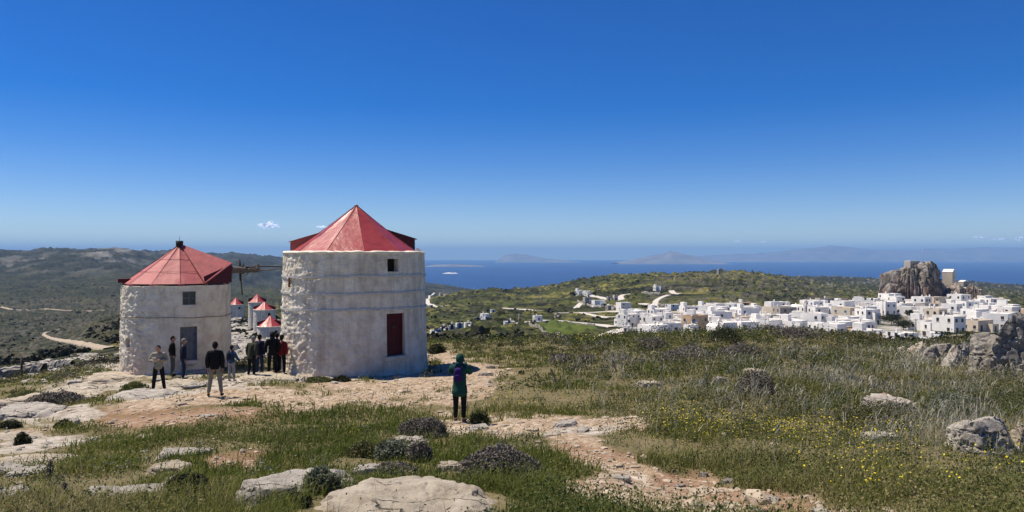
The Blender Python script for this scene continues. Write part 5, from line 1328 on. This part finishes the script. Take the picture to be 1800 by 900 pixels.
# the great rock above the town
def crag(px, py, wpx, hpx_, Y, dp, m, label, seed, name, facets, rough, ribs=0., sq=None):
    wx = wpx / 2 / F * Y; h = hpx_ / F * Y; X = (px - 900) / F * Y; z = -(py - H0) / F * Y
    w_, f = rock_shape(wx, wx * dp, h * 1.0, seed, .25, facets, 6, rough)
    a = np.arctan2(w_[:, 1], w_[:, 0]); hz_ = w_[:, 2] / h
    k = 1 - np.abs(2 * vn(a * 4.5 + hz_ * 1.0 + seed, hz_ * 1.4, 4) - 1); k2 = 1 - np.abs(2 * vn(a * 12 + hz_ * 2, hz_ * 2.5, 6) - 1)
    w_[:, :2] *= (1 - ribs * (k**4) - ribs * .55 * (k2**4))[:, None]
    # near-vertical flanks, flatter top
    r = np.hypot(w_[:, 0] / wx, w_[:, 1] / (wx * dp)); g = np.clip(1 - np.abs(hz_) * .15, 0, 1)
    top = w_[:, 2].max(); w_[:, 2] = np.where(w_[:, 2] > 0, (np.clip(w_[:, 2] / top, 0, 1)**.62) * h, w_[:, 2])
    lo = -h * .35; w_[:, 2] = np.maximum(w_[:, 2], lo)
    me = mesh_np(name, w_, f, None, True)
    try: me.set_sharp_from_angle(angle=R(40))
    except Exception: pass
    return tag(link(name, me, m, None, (X, Y + wx * dp * .3, z)), label, 'rock')
m, t, b = nodes('rust and grey cliff rock'); v = objv(t)
mp = N(t, 'ShaderNodeMapping'); mp.inputs['Scale'].default_value = (.5, .5, .22); t.links.new(v, mp.inputs[0])
c = ramp(t, noise(t, 1.0, 9, mp.outputs[0], .7, .4), [(.36, (.05, .04, .032)), (.45, (.16, .135, .11)), (.54, (.29, .26, .225)), (.64, (.46, .43, .38))])
z = N(t, 'ShaderNodeSeparateXYZ'); t.links.new(v, z.inputs[0])
lw_ = mth(t, 'MULTIPLY', ramp(t, mth(t, 'MULTIPLY', z.outputs[2], .06), [(.0, 1), (.75, 0)]), ramp(t, noise(t, .22, 5, v, .6), [(.42, 0), (.56, 1)]))
c = mixc(t, mth(t, 'MULTIPLY', lw_, .75), c, (.21, .10, .06)); setc(t, b, c); b.inputs['Roughness'].default_value = .95
bump(t, b, noise(t, .9, 9, v, .75), 1.0, .8); M['cliff'] = m
crag(1619, 524, 134, 65, 398, .8, M['cliff'], 'great craggy brown and grey rock towering over the white town', 73, 'great_rock', 24, .13, .24)
crag(1716, 530, 52, 30, 395, .7, M['cliff'], 'smaller dark crag standing right of the great rock', 77, 'rock', 12, .18, .2)
crag(1684, 532, 74, 35, 396, .7, M['cliff'], 'rock shelf carrying the church between the great rock and the smaller crag', 79, 'rock', 12, .18, .15)
def ruin(px, py, wpx, hh, Y, col, label, yaw, gable=0, dp=.8, cat='building', name='stone_building', win=True):
    X = (px - 900) / F * Y; z = -(py - H0) / F * Y; W = wpx / F * Y / (math.cos(yaw) + dp * math.sin(yaw)); Dp = W * dp; h = hh / F * Y
    root = thing(name, label, cat, (X, Y, z), yaw); mb = MB(); mb.box(-W / 2, W / 2, -Dp / 2, Dp / 2, -4, h); mb.build('wall', HM[col], root)
    mb = MB()
    if gable: mb.add([(-W / 2 - .1, -Dp / 2 - .1, h + .003), (W / 2 + .1, -Dp / 2 - .1, h + .003), (W / 2 + .1, Dp / 2 + .1, h + .003), (-W / 2 - .1, Dp / 2 + .1, h + .003), (0, -Dp / 2 - .1, h + gable), (0, Dp / 2 + .1, h + gable)], [(0, 1, 4), (3, 5, 2), (0, 4, 5, 3), (1, 2, 5, 4), (0, 3, 2, 1)])
    else: mb.box(-W / 2 + .2, W / 2 - .2, -Dp / 2 + .2, Dp / 2 - .2, h + .003, h + .2)
    mb.build('roof', HM['flatwhite'], root)
    if win: mb = MB(); mb.box(-.4, .4, -Dp / 2 - .03, -Dp / 2, h * .55, h * .55 + 1.2); mb.build('window', M['shut_dark'], root)
ruin(1668, 503, 25, 25, 408, 'cream', 'tall stone church with white gabled roof behind the great rock', .8, 1.6)
ruin(1697, 530, 22, 24, 402, 'grey', 'grey stone ruin with pale top just right of the tall church', .5, 0)
ruin(1694, 515, 16, 20, 410, 'grey', 'small stone turret on the rock right of the tall church', .3, .8)
ruin(1603, 462, 22, 3.0, 402, 'grey', 'low dark stone hut walls on the very top of the great rock', .2, 0, win=False)
ruin(1264, 477, 5, 4, 930, 'grey', 'tiny stone hut on the crest of the terraced hill', .3, 0, win=False)

# poles
def pole(px, py, hp, label, ym=4, Y=None, rad=.11, cross=True, m='darkwood', g='utility poles'):
    if Y is None: X, Y = at(px, py, ym); z = float(gz(X, Y))
    else: X = (px - 900) / F * Y; z = -(py - H0) / F * Y
    h = hp / F * Y; root = thing('utility_pole', label, 'pole', (X, Y, z), 0, g); mb = MB(); mb.tube([(0, 0, -.8), (0, 0, h)], [rad * 1.15, rad * .8], 8); mb.build('post', M[m], root)
    if cross: mb = MB(); mb.box(-.75, .75, -.06, .06, h - .5, h - .38).box(-.6, -.52, -.04, .04, h - .38, h - .2).box(.52, .6, -.04, .04, h - .38, h - .2); mb.build('crossarm', M[m], root)
pole(38, 667, 40, 'dark utility pole in front of the dry stone wall, leftmost in the photo', 50)
pole(122, 630, 27, 'dark utility pole right of the leftmost one on the left slope', 70)
pole(1165, 579, 34, 'thin utility pole in the left part of the town', 230, rad=.13)
pole(1418, 574, 46, 'dark utility pole rising from the middle of the town', 250, rad=.2)
pole(1345, 582, 34, 'pale thin pole in the front row at the town centre', 230, m='galv', rad=.12)
pole(1552, 560, 34, 'thin dark pole beside the trees in the right part of the town', 290, rad=.14)
pole(1537, 601, 18, 'short dark pole in front of the long white house', 200, rad=.15, cross=False)
pole(1610, 588, 28, 'dark pole right of the dark trees', 220, rad=.14)
pole(1062, 588, 14, 'thin dark pole beside the concrete road at the left end of town', 200, rad=.13)
pole(912, 577, 24, 'thin pole beside the low white house near the field', 300, m='galv', rad=.1)
pole(833, 512, 8, 'thin distant mast on the knoll above the curving track', 900, Y=1000, rad=.25, m='galv', cross=False)
X = (1622 - 900) / F * 404; root = thing('antenna_mast', 'thin antenna mast standing on top of the great rock', 'antenna', (X, 404, -(461 - H0) / F * 404)); mb = MB(); mb.tube([(0, 0, -1), (0, 0, 7.6)], [.09, .05], 6); mb.build('mast', M['galv'], root)
mb = MB(); mb.box(-.5, .5, -.03, .03, 6.6, 6.66).box(-.35, .35, -.03, .03, 6.0, 6.06).tube([(0, 0, 7.2), (.35, 0, 7.2)], .09, 6); mb.build('aerial', M['galv'], root)

# trees
def tree(px, py, wpx, hp, label, ym, mat='darkleaf', shape='round', nl=900, Y=None):
    X, Y = at(px, py, ym); z = float(gz(X, Y)); h = hp / F * Y; rw = wpx / 2 / F * Y
    root = thing('cypress_tree' if shape == 'cyp' else 'tree', label, 'tree', (X, Y, z), 0, 'trees in and around the town')
    mb = MB(); th = h * .35; mb.tube([(0, 0, -.5), (.05 * h, 0, th), (.02 * h, 0, h * .7)], [h * .035, h * .028, h * .012], 7)
    r_ = random.Random(int(px))
    if shape != 'cyp':
        for k in range(5): a = r_.uniform(0, 6.28); mb.tube([(.04 * h, 0, th * r_.uniform(.6, 1)), (math.cos(a) * rw * .6, math.sin(a) * rw * .6, h * r_.uniform(.55, .8))], [h * .018, h * .006], 5)
    mb.build('trunk', M['bark'], root)
    if shape == 'cyp':
        u = rng.uniform(0, 1, nl); a = rng.uniform(0, 6.28, nl); q = rw * np.sin(np.pi * np.clip(u * .92 + .06, 0, 1))**.6 * rng.uniform(.4, 1, nl)
        C = np.stack([np.cos(a) * q, np.sin(a) * q, h * (.06 + .94 * u)], 1)
    else:
        nc = max(6, int(nl / 60)); cc = rng.normal(size=(nc, 3)); cc /= np.linalg.norm(cc, axis=1, keepdims=True); cc *= rng.uniform(.2, .72, (nc, 1)); k = rng.integers(0, nc, nl)
        u = rng.normal(size=(nl, 3)); u /= np.linalg.norm(u, axis=1, keepdims=True); Q = cc[k] + u * rng.uniform(.18, .36, (nl, 1))
        C = Q * np.array([rw, rw, h * .40]) + np.array([0, 0, h * .56])
    V, f, t_ = leaves(C, rng.uniform(.5, 1.1, nl) * max(.10, Y * .0011), rng.uniform(0, .7, nl), 1.3)
    link('crown', mesh_np('crown', V, f, {'tint': t_}), M[mat], root); return root
for a in [
 (1566, 572, 50, 23, 'wide dark bushy tree left in the clump before the great rock', 240, 'darkleaf', 'round', 2600),
 (1588, 580, 42, 22, 'dark bushy tree overlapping the wide one at its right', 235, 'darkleaf', 'round', 2200),
 (1600, 561, 20, 18, 'round dark tree between white houses below the great rock', 280, 'darkleaf', 'round', 1200),
 (1266, 577, 7, 18, 'single dark cypress in the left front of the town', 235, 'darkleaf', 'cyp', 900),
 (1127, 566, 20, 9, 'low dark tree beside the left end of the town', 260, 'darkleaf', 'round', 700),
 (1140, 588, 30, 9, 'spreading dark bush tree in the yard in front of the pinkish house', 205, 'darkleaf', 'round', 900),
 (1008, 524, 22, 13, 'dark tree clump at the left of the upper hamlet', 560, 'darkleaf', 'round', 500),
 (1046, 521, 12, 9, 'dark tree at the right of the upper hamlet', 560, 'darkleaf', 'round', 300),
 (1064, 543, 14, 8, 'small dark tree in the middle hamlet', 430, 'darkleaf', 'round', 300),
 (824, 545, 7, 8, 'small dark conical tree on the slope left of the villa', 480, 'darkleaf', 'round', 200),
 (880, 570, 30, 10, 'grey green tree behind the low white house near the field', 320, 'olive', 'round', 700),
 (862, 566, 20, 8, 'dark shrub tree beside the cubic villa', 350, 'darkleaf', 'round', 400),
 (790, 575, 16, 9, 'dark round tree above the row of low white buildings', 240, 'darkleaf', 'round', 400),
 (882, 557, 26, 9, 'wide grey green tree on the slope right of the villa', 430, 'olive', 'round', 500),
 (1660, 592, 60, 12, 'dark hedge-like tree mass in front of the gate-post house', 205, 'darkleaf', 'round', 1600),
 (1700, 590, 44, 10, 'olive green tree mass at the right before the crags', 205, 'olive', 'round', 1200),
 (930, 590, 30, 9, 'dark bush tree left of the green field', 240, 'darkleaf', 'round', 500),
]: tree(*a)

# stone walls
def wall(pts, hgt, label, ym, th=.5, m='limegrey', g='dry stone walls'):
    q = [at(a, b_, ym) for a, b_ in pts]; V = []; f = []; r_ = random.Random(len(pts) + int(pts[0][0])); P_ = []
    for (x0, y0), (x1, y1) in zip(q[:-1], q[1:]):
        n = max(2, int(math.hypot(x1 - x0, y1 - y0) / .55)); P_ += [(x0 + (x1 - x0) * k / n, y0 + (y1 - y0) * k / n) for k in range(n)]
    P_.append(q[-1])
    for i, (x, y) in enumerate(P_):
        a = P_[max(0, i - 1)]; b_ = P_[min(len(P_) - 1, i + 1)]; dx, dy = b_[0] - a[0], b_[1] - a[1]; L = math.hypot(dx, dy) + 1e-9; nx, ny = -dy / L, dx / L
        z = float(gz(x, y)); h = hgt * r_.uniform(.75, 1.15); t1 = th * r_.uniform(.4, .6)
        for s, zz_ in ((-1, -.6), (-.9, h * .5), (-.7, h * .93), (.7, h), (1, -.6)): V.append((x + nx * t1 * s + r_.uniform(-.12, .12) * th, y + ny * t1 * s + r_.uniform(-.15, .15) * th, z + zz_ + r_.uniform(-.1, .1) * h))
    for i in range(len(P_) - 1):
        for k in range(4): f.append((i * 5 + k, i * 5 + k + 1, (i + 1) * 5 + k + 1, (i + 1) * 5 + k))
    me = bpy.data.meshes.new('stone_wall'); me.from_pydata(V, [], f); tag(link('stone_wall', me, M[m]), label, 'wall', g)
wall([(-60, 672), (0, 666), (40, 660), (78, 654)], .9, 'dark dry stone wall at the left edge behind the leftmost pole', 45, .8)
wall([(0, 657), (60, 648), (130, 640)], .8, 'broken dry stone wall higher on the left slope', 60, .8, 'lime')
wall([(935, 571), (960, 568), (1000, 569), (1046, 573)], 1.0, 'dry stone wall along the top of the green field', 250)
wall([(930, 573), (944, 583), (960, 589), (985, 592)], .9, 'curving stone wall round the left of the green field', 230)
wall([(1128, 518), (1160, 519)], 2.2, 'long white retaining wall on the terraced hill above the road', 560, 1.0, 'lime')
wall([(1156, 541), (1190, 541), (1228, 546)], 2.4, 'white retaining wall behind the twin balcony house', 380, 1.0, 'lime')
wall([(1150, 590), (1180, 590), (1200, 592)], 1.2, 'white yard wall in front of the cream house', 205, .6, 'limewarm')
wall([(1015, 533), (1035, 538), (1068, 543), (1080, 546)], 1.6, 'white terrace wall under the middle hamlet', 430, .8, 'lime')

# ------------------------------------------------------------------ people
def cloth(name, c, r=.9, var=.18): return simple(name, c, r, var, 9, .006, 14, spec=.15)
CL = {k: cloth(k + ' cloth', c) for k, c in dict(beige=(.27, .25, .19), black=(.012, .012, .013), navy=(.012, .016, .035), jeans=(.022, .035, .075), khaki=(.22, .21, .165), greytr=(.085, .085, .08), lightgrey=(.22, .22, .24),
      blue=(.025, .06, .12), olive=(.040, .045, .030), red=(.16, .012, .014), green=(.010, .060, .048), purple=(.035, .016, .11), shoe=(.02, .018, .016), trainer=(.16, .08, .08), sole=(.5, .48, .45), darkhair=(.012, .009, .007), greyhair=(.20, .19, .17), capgrey=(.18, .165, .14), white=(.6, .58, .55)).items()}
M['skin'] = simple('skin', (.36, .20, .14), .6, .1, 6)
SHARED = {}
def skin_mesh(name, V, E, Rd, levels=2, root_i=0, extra=None):
    me = bpy.data.meshes.new('t'); me.from_pydata([tuple(v) for v in V], E, []); o = bpy.data.objects.new('t', me); COL.objects.link(o)
    md = o.modifiers.new('s', 'SKIN'); md.use_smooth_shade = True; md.branch_smoothing = .6
    sv = me.skin_vertices[0].data
    for i, r in enumerate(Rd):
        sv[i].radius = r if hasattr(r, '__len__') else (r, r)
    sv[root_i].use_root = True
    sd = o.modifiers.new('u', 'SUBSURF'); sd.levels = levels; sd.render_levels = levels
    dg = bpy.context.evaluated_depsgraph_get(); dg.update(); ev = o.evaluated_get(dg); m2 = bpy.data.meshes.new_from_object(ev)
    bpy.data.objects.remove(o); bpy.data.meshes.remove(me); m2.name = name
    return m2
def join(name, meshes):
    V = []; f = []
    for m_ in meshes:
        n = len(V); V += [tuple(v.co) for v in m_.vertices]; f += [tuple(i + n for i in p.vertices) for p in m_.polygons]
    me = bpy.data.meshes.new(name); me.from_pydata(V, [], f); me.update(); me.polygons.foreach_set('use_smooth', [True] * len(f)); return me
def ellip(c, r, M_=None, sub=3, fn=None):
    bm = bmesh.new(); bmesh.ops.create_icosphere(bm, subdivisions=sub, radius=1)
    for v in bm.verts:
        q = Vector(fn(v.co) if fn else v.co); q = Vector((q.x * r[0], q.y * r[1], q.z * r[2]))
        if M_ is not None: q = M_ @ q
        v.co = q + Vector(c)
    me = bpy.data.meshes.new('e'); bm.to_mesh(me); bm.free(); return me
def person(px, py, h, yaw, label, top, legs, hair='darkhair', shoes='shoe', arms=('down', 'down'), stance=.10, bend=0., head=(0, 0), build=1.0, coat=.0, hood=False, cap=None, bag=None, hold=None, legcross=0., Y=None):
    """local +Y is the way the person faces; yaw 0 looks away from the camera"""
    if Y is None: X, Y = at(px, py)
    else: X = (px - 900) / F * Y
    root = thing('person', label, 'person', (X, Y, float(gz(X, Y)) + .0), yaw, 'people visiting the windmills')
    hip = Vector((0, 0, .53 * h)); lean = lambda z: Vector((0, bend * max(0, (z - .53)) * h * 1.2, 0))
    S = lambda x, y, z: Vector((x * h, y * h, z * h)) + lean(z)
    B = build
    J = {'pel': hip, 'wai': S(0, 0, .62), 'che': S(0, .005, .72), 'shc': S(0, 0, .795), 'nec': S(0, .004, .835), 'hd0': S(0, .012, .87)}
    for s, k in ((-1, 'L'), (1, 'R')):
        J['hip' + k] = S(s * .052 * B, 0, .505); st = stance * s / 2 + legcross * s
        J['kne' + k] = Vector((s * .05 * h + st * h * .3, .012 * h, .285 * h)); J['ank' + k] = Vector((s * .045 * h + st * h * .6, -.01 * h, .045 * h)); J['toe' + k] = Vector((s * .055 * h + st * h * .65, .085 * h, .018 * h)); J['hee' + k] = Vector((s * .045 * h + st * h * .6, -.03 * h, .02 * h))
        J['sho' + k] = S(s * .094 * B, -.002, .80)
        mode = arms[0 if s < 0 else 1]
        if mode == 'down': e, w_, d = S(s * .118 * B, -.015, .635), S(s * .116 * B, .02, .50), Vector((0, .25, -1))
        elif mode == 'pocket': e, w_, d = S(s * .138 * B, -.035, .64), S(s * .115 * B, .03, .525), Vector((-s * .5, .4, -1))
        elif mode == 'front': e, w_, d = S(s * .150 * B, .0, .65), S(s * .055, .13, .685), Vector((-s * .5, .8, .1))
        elif mode == 'camera': e, w_, d = S(s * .128 * B, .07, .70), S(s * .040, .13, .845), Vector((-s * .3, .3, 1))
        elif mode == 'out': e, w_, d = S(s * .165 * B, .0, .66), S(s * .235, .06, .555), Vector((s * .5, .4, -1))
        J['elb' + k] = e; J['wri' + k] = w_; J['hdir' + k] = d.normalized()
    # ---- body: one continuous figure
    names = ['pel', 'wai', 'che', 'shc', 'nec', 'hd0']; rad = [.062 * B, .060 * B, .064 * B, .050 * B, .030, .034]
    E = [(i, i + 1) for i in range(5)]
    for k in 'LR':
        for par, ch in ((0, ['hip', 'kne', 'ank', 'toe']), (3, ['sho', 'elb', 'wri'])):
            p_ = par
            for q in ch: names.append(q + k); rad.append({'hip': .050 * B, 'kne': .033, 'ank': .022, 'toe': .018, 'sho': .032 * B, 'elb': .024, 'wri': .016}[q]); E.append((p_, len(names) - 1)); p_ = len(names) - 1
    body = skin_mesh('body', [J[n_] for n_ in names], E, [r * h for r in rad])
    hr = .0
    Mh = Matrix.Rotation(head[0], 4, 'Z') @ Matrix.Rotation(-head[1], 4, 'X')
    hc = S(0, .018, .917) + Vector((0, math.sin(head[1]) * .035 * h, -abs(math.sin(head[1])) * .012 * h))
    def face(v):
        x, y, z = v; y *= 1.0
        if y > .75 and abs(x) < .22 and -.35 < z < .15: y += .22 * (1 - abs(x) / .22)                    # nose
        if y > .55 and .15 < abs(x) < .5 and 0 < z < .3: y -= .09                                        # eye sockets
        if y > .7 and abs(x) < .35 and -.6 < z < -.48: y += .04                                          # mouth
        if abs(x) > .9 and abs(y) < .3 and abs(z) < .3: x *= 1.14                                        # ears
        if z < -.3: x *= 1 + (z + .3) * .35
        return (x, y, z)
    hd = ellip(hc, (.046 * h, .055 * h, .066 * h), Mh.to_3x3(), 4, face); ms = [body, hd]
    # hands: a palm and five bent fingers
    for k, s in (('L', -1), ('R', 1)):
        w_ = J['wri' + k]; d = J['hdir' + k]; sd = Vector((0, 1, 0)) if abs(d.y) < .75 else Vector((1, 0, 0)); sd = (sd - d * sd.dot(d)).normalized(); up = d.cross(sd)
        pc = w_ + d * .028 * h
        V = [w_, pc, pc + d * .026 * h]; ED = [(0, 1), (1, 2)]; RR = [.013 * h, .017 * h, .014 * h]
        for q, (off, ln) in enumerate(((-.017, .036), (-.006, .042), (.006, .040), (.016, .031))):
            b0 = len(V); V += [pc + d * .024 * h + sd * off * h, pc + d * (.024 + ln * .6) * h + sd * off * 1.1 * h, pc + d * (.024 + ln) * h + sd * off * h + up * -.010 * h * s]
            ED += [(2, b0), (b0, b0 + 1), (b0 + 1, b0 + 2)]; RR += [.0058 * h, .0052 * h, .0042 * h]
        b0 = len(V); V += [pc - sd * -.022 * h * 1, pc + d * .022 * h + sd * .034 * h]; ED += [(1, b0), (b0, b0 + 1)]; RR += [.0065 * h, .005 * h]
        ms.append(skin_mesh('hand', V, ED, RR, 1))
    link('body', join('body', ms), M['skin'], root)
    # ---- trousers
    V = [J['pel'] + Vector((0, 0, .02 * h)), J['hipL'], J['kneL'], J['ankL'] + Vector((0, 0, .012 * h)), J['hipR'], J['kneR'], J['ankR'] + Vector((0, 0, .012 * h))]
    r0 = .004
    link('trousers', skin_mesh('trousers', V, [(0, 1), (1, 2), (2, 3), (0, 4), (4, 5), (5, 6)], [h * q for q in (.056 * B, .053 * B, .043, .034, .053 * B, .043, .034)]), CL[legs], root)
    # ---- jacket or jumper, with sleeves
    low = .485 - coat
    V = [S(0, 0, low), S(0, 0, .60), S(0, .003, .70), S(0, 0, .79), S(0, 0, .835)]; E = [(0, 1), (1, 2), (2, 3), (3, 4)]; RR = [(.092 + coat * .22) * B, .091 * B, .094 * B, .070 * B, .048]
    for k in 'LR':
        b0 = len(V); V += [J['sho' + k], J['elb' + k], J['wri' + k]]; E += [(3, b0), (b0, b0 + 1), (b0 + 1, b0 + 2)]; RR += [.050 * B, .044 * B, .031]
    jm = skin_mesh('jacket', V, E, [q * h for q in RR], 2, 1)
    for v in jm.vertices:
        if abs(v.co.x) < .1 * h: v.co.y = v.co.y * .88
    jk = link('jacket', jm, CL[top], root)
    # ---- shoes
    for k in 'LR':
        sm_ = skin_mesh('shoe', [J['hee' + k] + Vector((0, 0, .008 * h)), J['ank' + k] + Vector((0, .01 * h, -.012 * h)), J['toe' + k] + Vector((0, .0, .006 * h))], [(0, 1), (1, 2)], [.024 * h, .029 * h, .023 * h], 2)
        for v in sm_.vertices: v.co.z = max(v.co.z, -.003)
        so_ = link('shoe', sm_, CL[shoes], root)
        if shoes == 'trainer':
            a = J['hee' + k]; b_ = J['toe' + k]; mb = MB(); mb.box(min(a.x, b_.x) - .024 * h, max(a.x, b_.x) + .022 * h, a.y - .022 * h, b_.y + .024 * h, -.004, .014); mb.build('sole', CL['sole'], so_)
    # ---- hair, hood or cap
    if hood:
        def fn(v):
            x, y, z = v
            if y > .35: y = .35 + (y - .35) * .1
            return (x, y, z)
        hm = ellip(hc + Vector((0, -.006 * h, -.004 * h)), (.060 * h, .070 * h, .078 * h), Mh.to_3x3(), 3, fn)
        nk = ellip(S(0, -.008, .85), (.055 * h, .055 * h, .04 * h), None, 3); link('hood', join('hood', [hm, nk]), CL[top], root)
    else:
        def fn(v):
            x, y, z = v
            if z < -.15 and y > -.2: return (x * .8, y * .8, z * .5)
            if y > .5 and z < .45: y = .6
            return (x, y, z)
        hm = ellip(hc + Vector((0, -.007 * h, .006 * h)), (.051 * h, .058 * h, .069 * h), Mh.to_3x3(), 3, fn)
        for v in hm.vertices: pass
        link('hair', join('hair', [hm]), CL[hair], root)
    if cap:
        cm = ellip(hc + Vector((0, -.002 * h, .026 * h)), (.056 * h, .064 * h, .052 * h), Mh.to_3x3(), 3, lambda v: (v.x, v.y, max(v.z, 0)))
        br = ellip(hc + Mh.to_3x3() @ Vector((0, .062 * h, .028 * h)), (.042 * h, .04 * h, .006 * h), Mh.to_3x3(), 2); link('cap', join('cap', [cm, br]), CL[cap], root)
    if bag:
        c_, pat = bag
        def fb(v):
            x, y, z = v; f_ = 1 / max(abs(x)**4 + abs(y)**4 + abs(z)**4, 1e-6)**.25; return (x * f_ * (1 - max(0, z) * .15), y * f_, z * f_)
        bm_ = ellip(S(0, -.115, .70), (.058 * h, .036 * h, .10 * h), None, 3, fb); bo = tag(link('backpack', join('backpack', [bm_]), CL[c_], None, root.matrix_basis.translation), label=pat, cat='backpack')
        bo.rotation_euler = (0, 0, yaw)
        pk = ellip(S(0, -.150, .665), (.042 * h, .014 * h, .042 * h), None, 3, fb); link('pocket', join('pocket', [pk]), CL[c_], bo)
        for s in (-1, 1):
            st_ = MB(); st_.tube([S(s * .045, -.09, .79), S(s * .055, -.02, .85), S(s * .06, .06, .80), S(s * .075, .075, .70), S(s * .08, .0, .62), S(s * .06, -.09, .62)], .009 * h, 6); st_.build('strap', CL[c_ if c_ != 'purple' else 'purple'], bo)
    return root
person(808, 738, 1.66, -.15, 'person in a dark green hooded coat and black leggings standing alone on the path', 'green', 'black', shoes='trainer', arms=('camera', 'camera'), hood=True, coat=.13, stance=.05, build=1.15,
       bag=('purple', 'small purple backpack worn by the person in the green hood'))
person(279, 688, 1.70, R(196), 'person in beige jacket and black trousers facing the camera, reading something in the hands', 'beige', 'black', hair='darkhair', arms=('front', 'front'), head=(0, .55), stance=.22, build=1.08, bend=.03)
# the leaflet the reader holds
person(303, 655, 1.78, R(-75), 'person with dark hair, black jacket and grey trousers beside the left mill door', 'black', 'greytr', arms=('pocket', 'pocket'), stance=.10, Y=32.3)
person(322, 661, 1.76, R(-60), 'person in navy jacket and blue jeans in front of the grey door', 'navy', 'jeans', hair='greyhair', arms=('pocket', 'down'), stance=.08, bend=.01, Y=31.0)
person(378, 698, 1.76, R(12), 'person seen from behind in black jumper and light khaki trousers', 'black', 'khaki', arms=('down', 'down'), stance=.22, build=1.1)
person(407, 671, 1.42, R(-20), 'child in blue jacket and light grey trousers holding out a hand', 'blue', 'lightgrey', arms=('down', 'out'), stance=.14, shoes='sole',
       bag=('navy', 'dark backpack on the back of the child in blue'))
person(442, 667, 1.66, R(-25), 'person in a long olive coat with grey hair, stooping slightly', 'olive', 'black', hair='greyhair', arms=('down', 'pocket'), stance=.14, build=1.15, coat=.05, bend=.12)
person(456, 662, 1.72, R(-15), 'person in dark navy jacket and jeans behind the olive coat', 'navy', 'jeans', arms=('pocket', 'down'), stance=.1, build=1.05)
person(479, 662, 1.86, R(20), 'tall person in a black hooded coat, tallest of the group at the large mill', 'black', 'black', hood=True, arms=('pocket', 'pocket'), stance=.12, build=1.08, coat=.03)
person(495, 661, 1.68, R(-10), 'person in red jacket next to the wall of the large mill', 'red', 'black', cap='black', arms=('pocket', 'down'), stance=.1, build=1.08)
person(487, 658, 1.74, R(5), 'person in black half hidden between the hooded coat and the red jacket', 'black', 'black', arms=('down', 'down'), stance=.08)
X, Y = at(279, 688); z = float(gz(X, Y))
mb = MB(); mb.box(-.07, .07, -.004, .004, -.10, .10, Matrix.Rotation(R(35), 4, 'X')); lf = mb.build('leaflet', CL['white']); lf.location = (X - .03, Y - .28, z + 1.20); lf.rotation_euler = (0, 0, .2)
tag(lf, 'white paper leaflet held by the person in the beige jacket', 'leaflet')
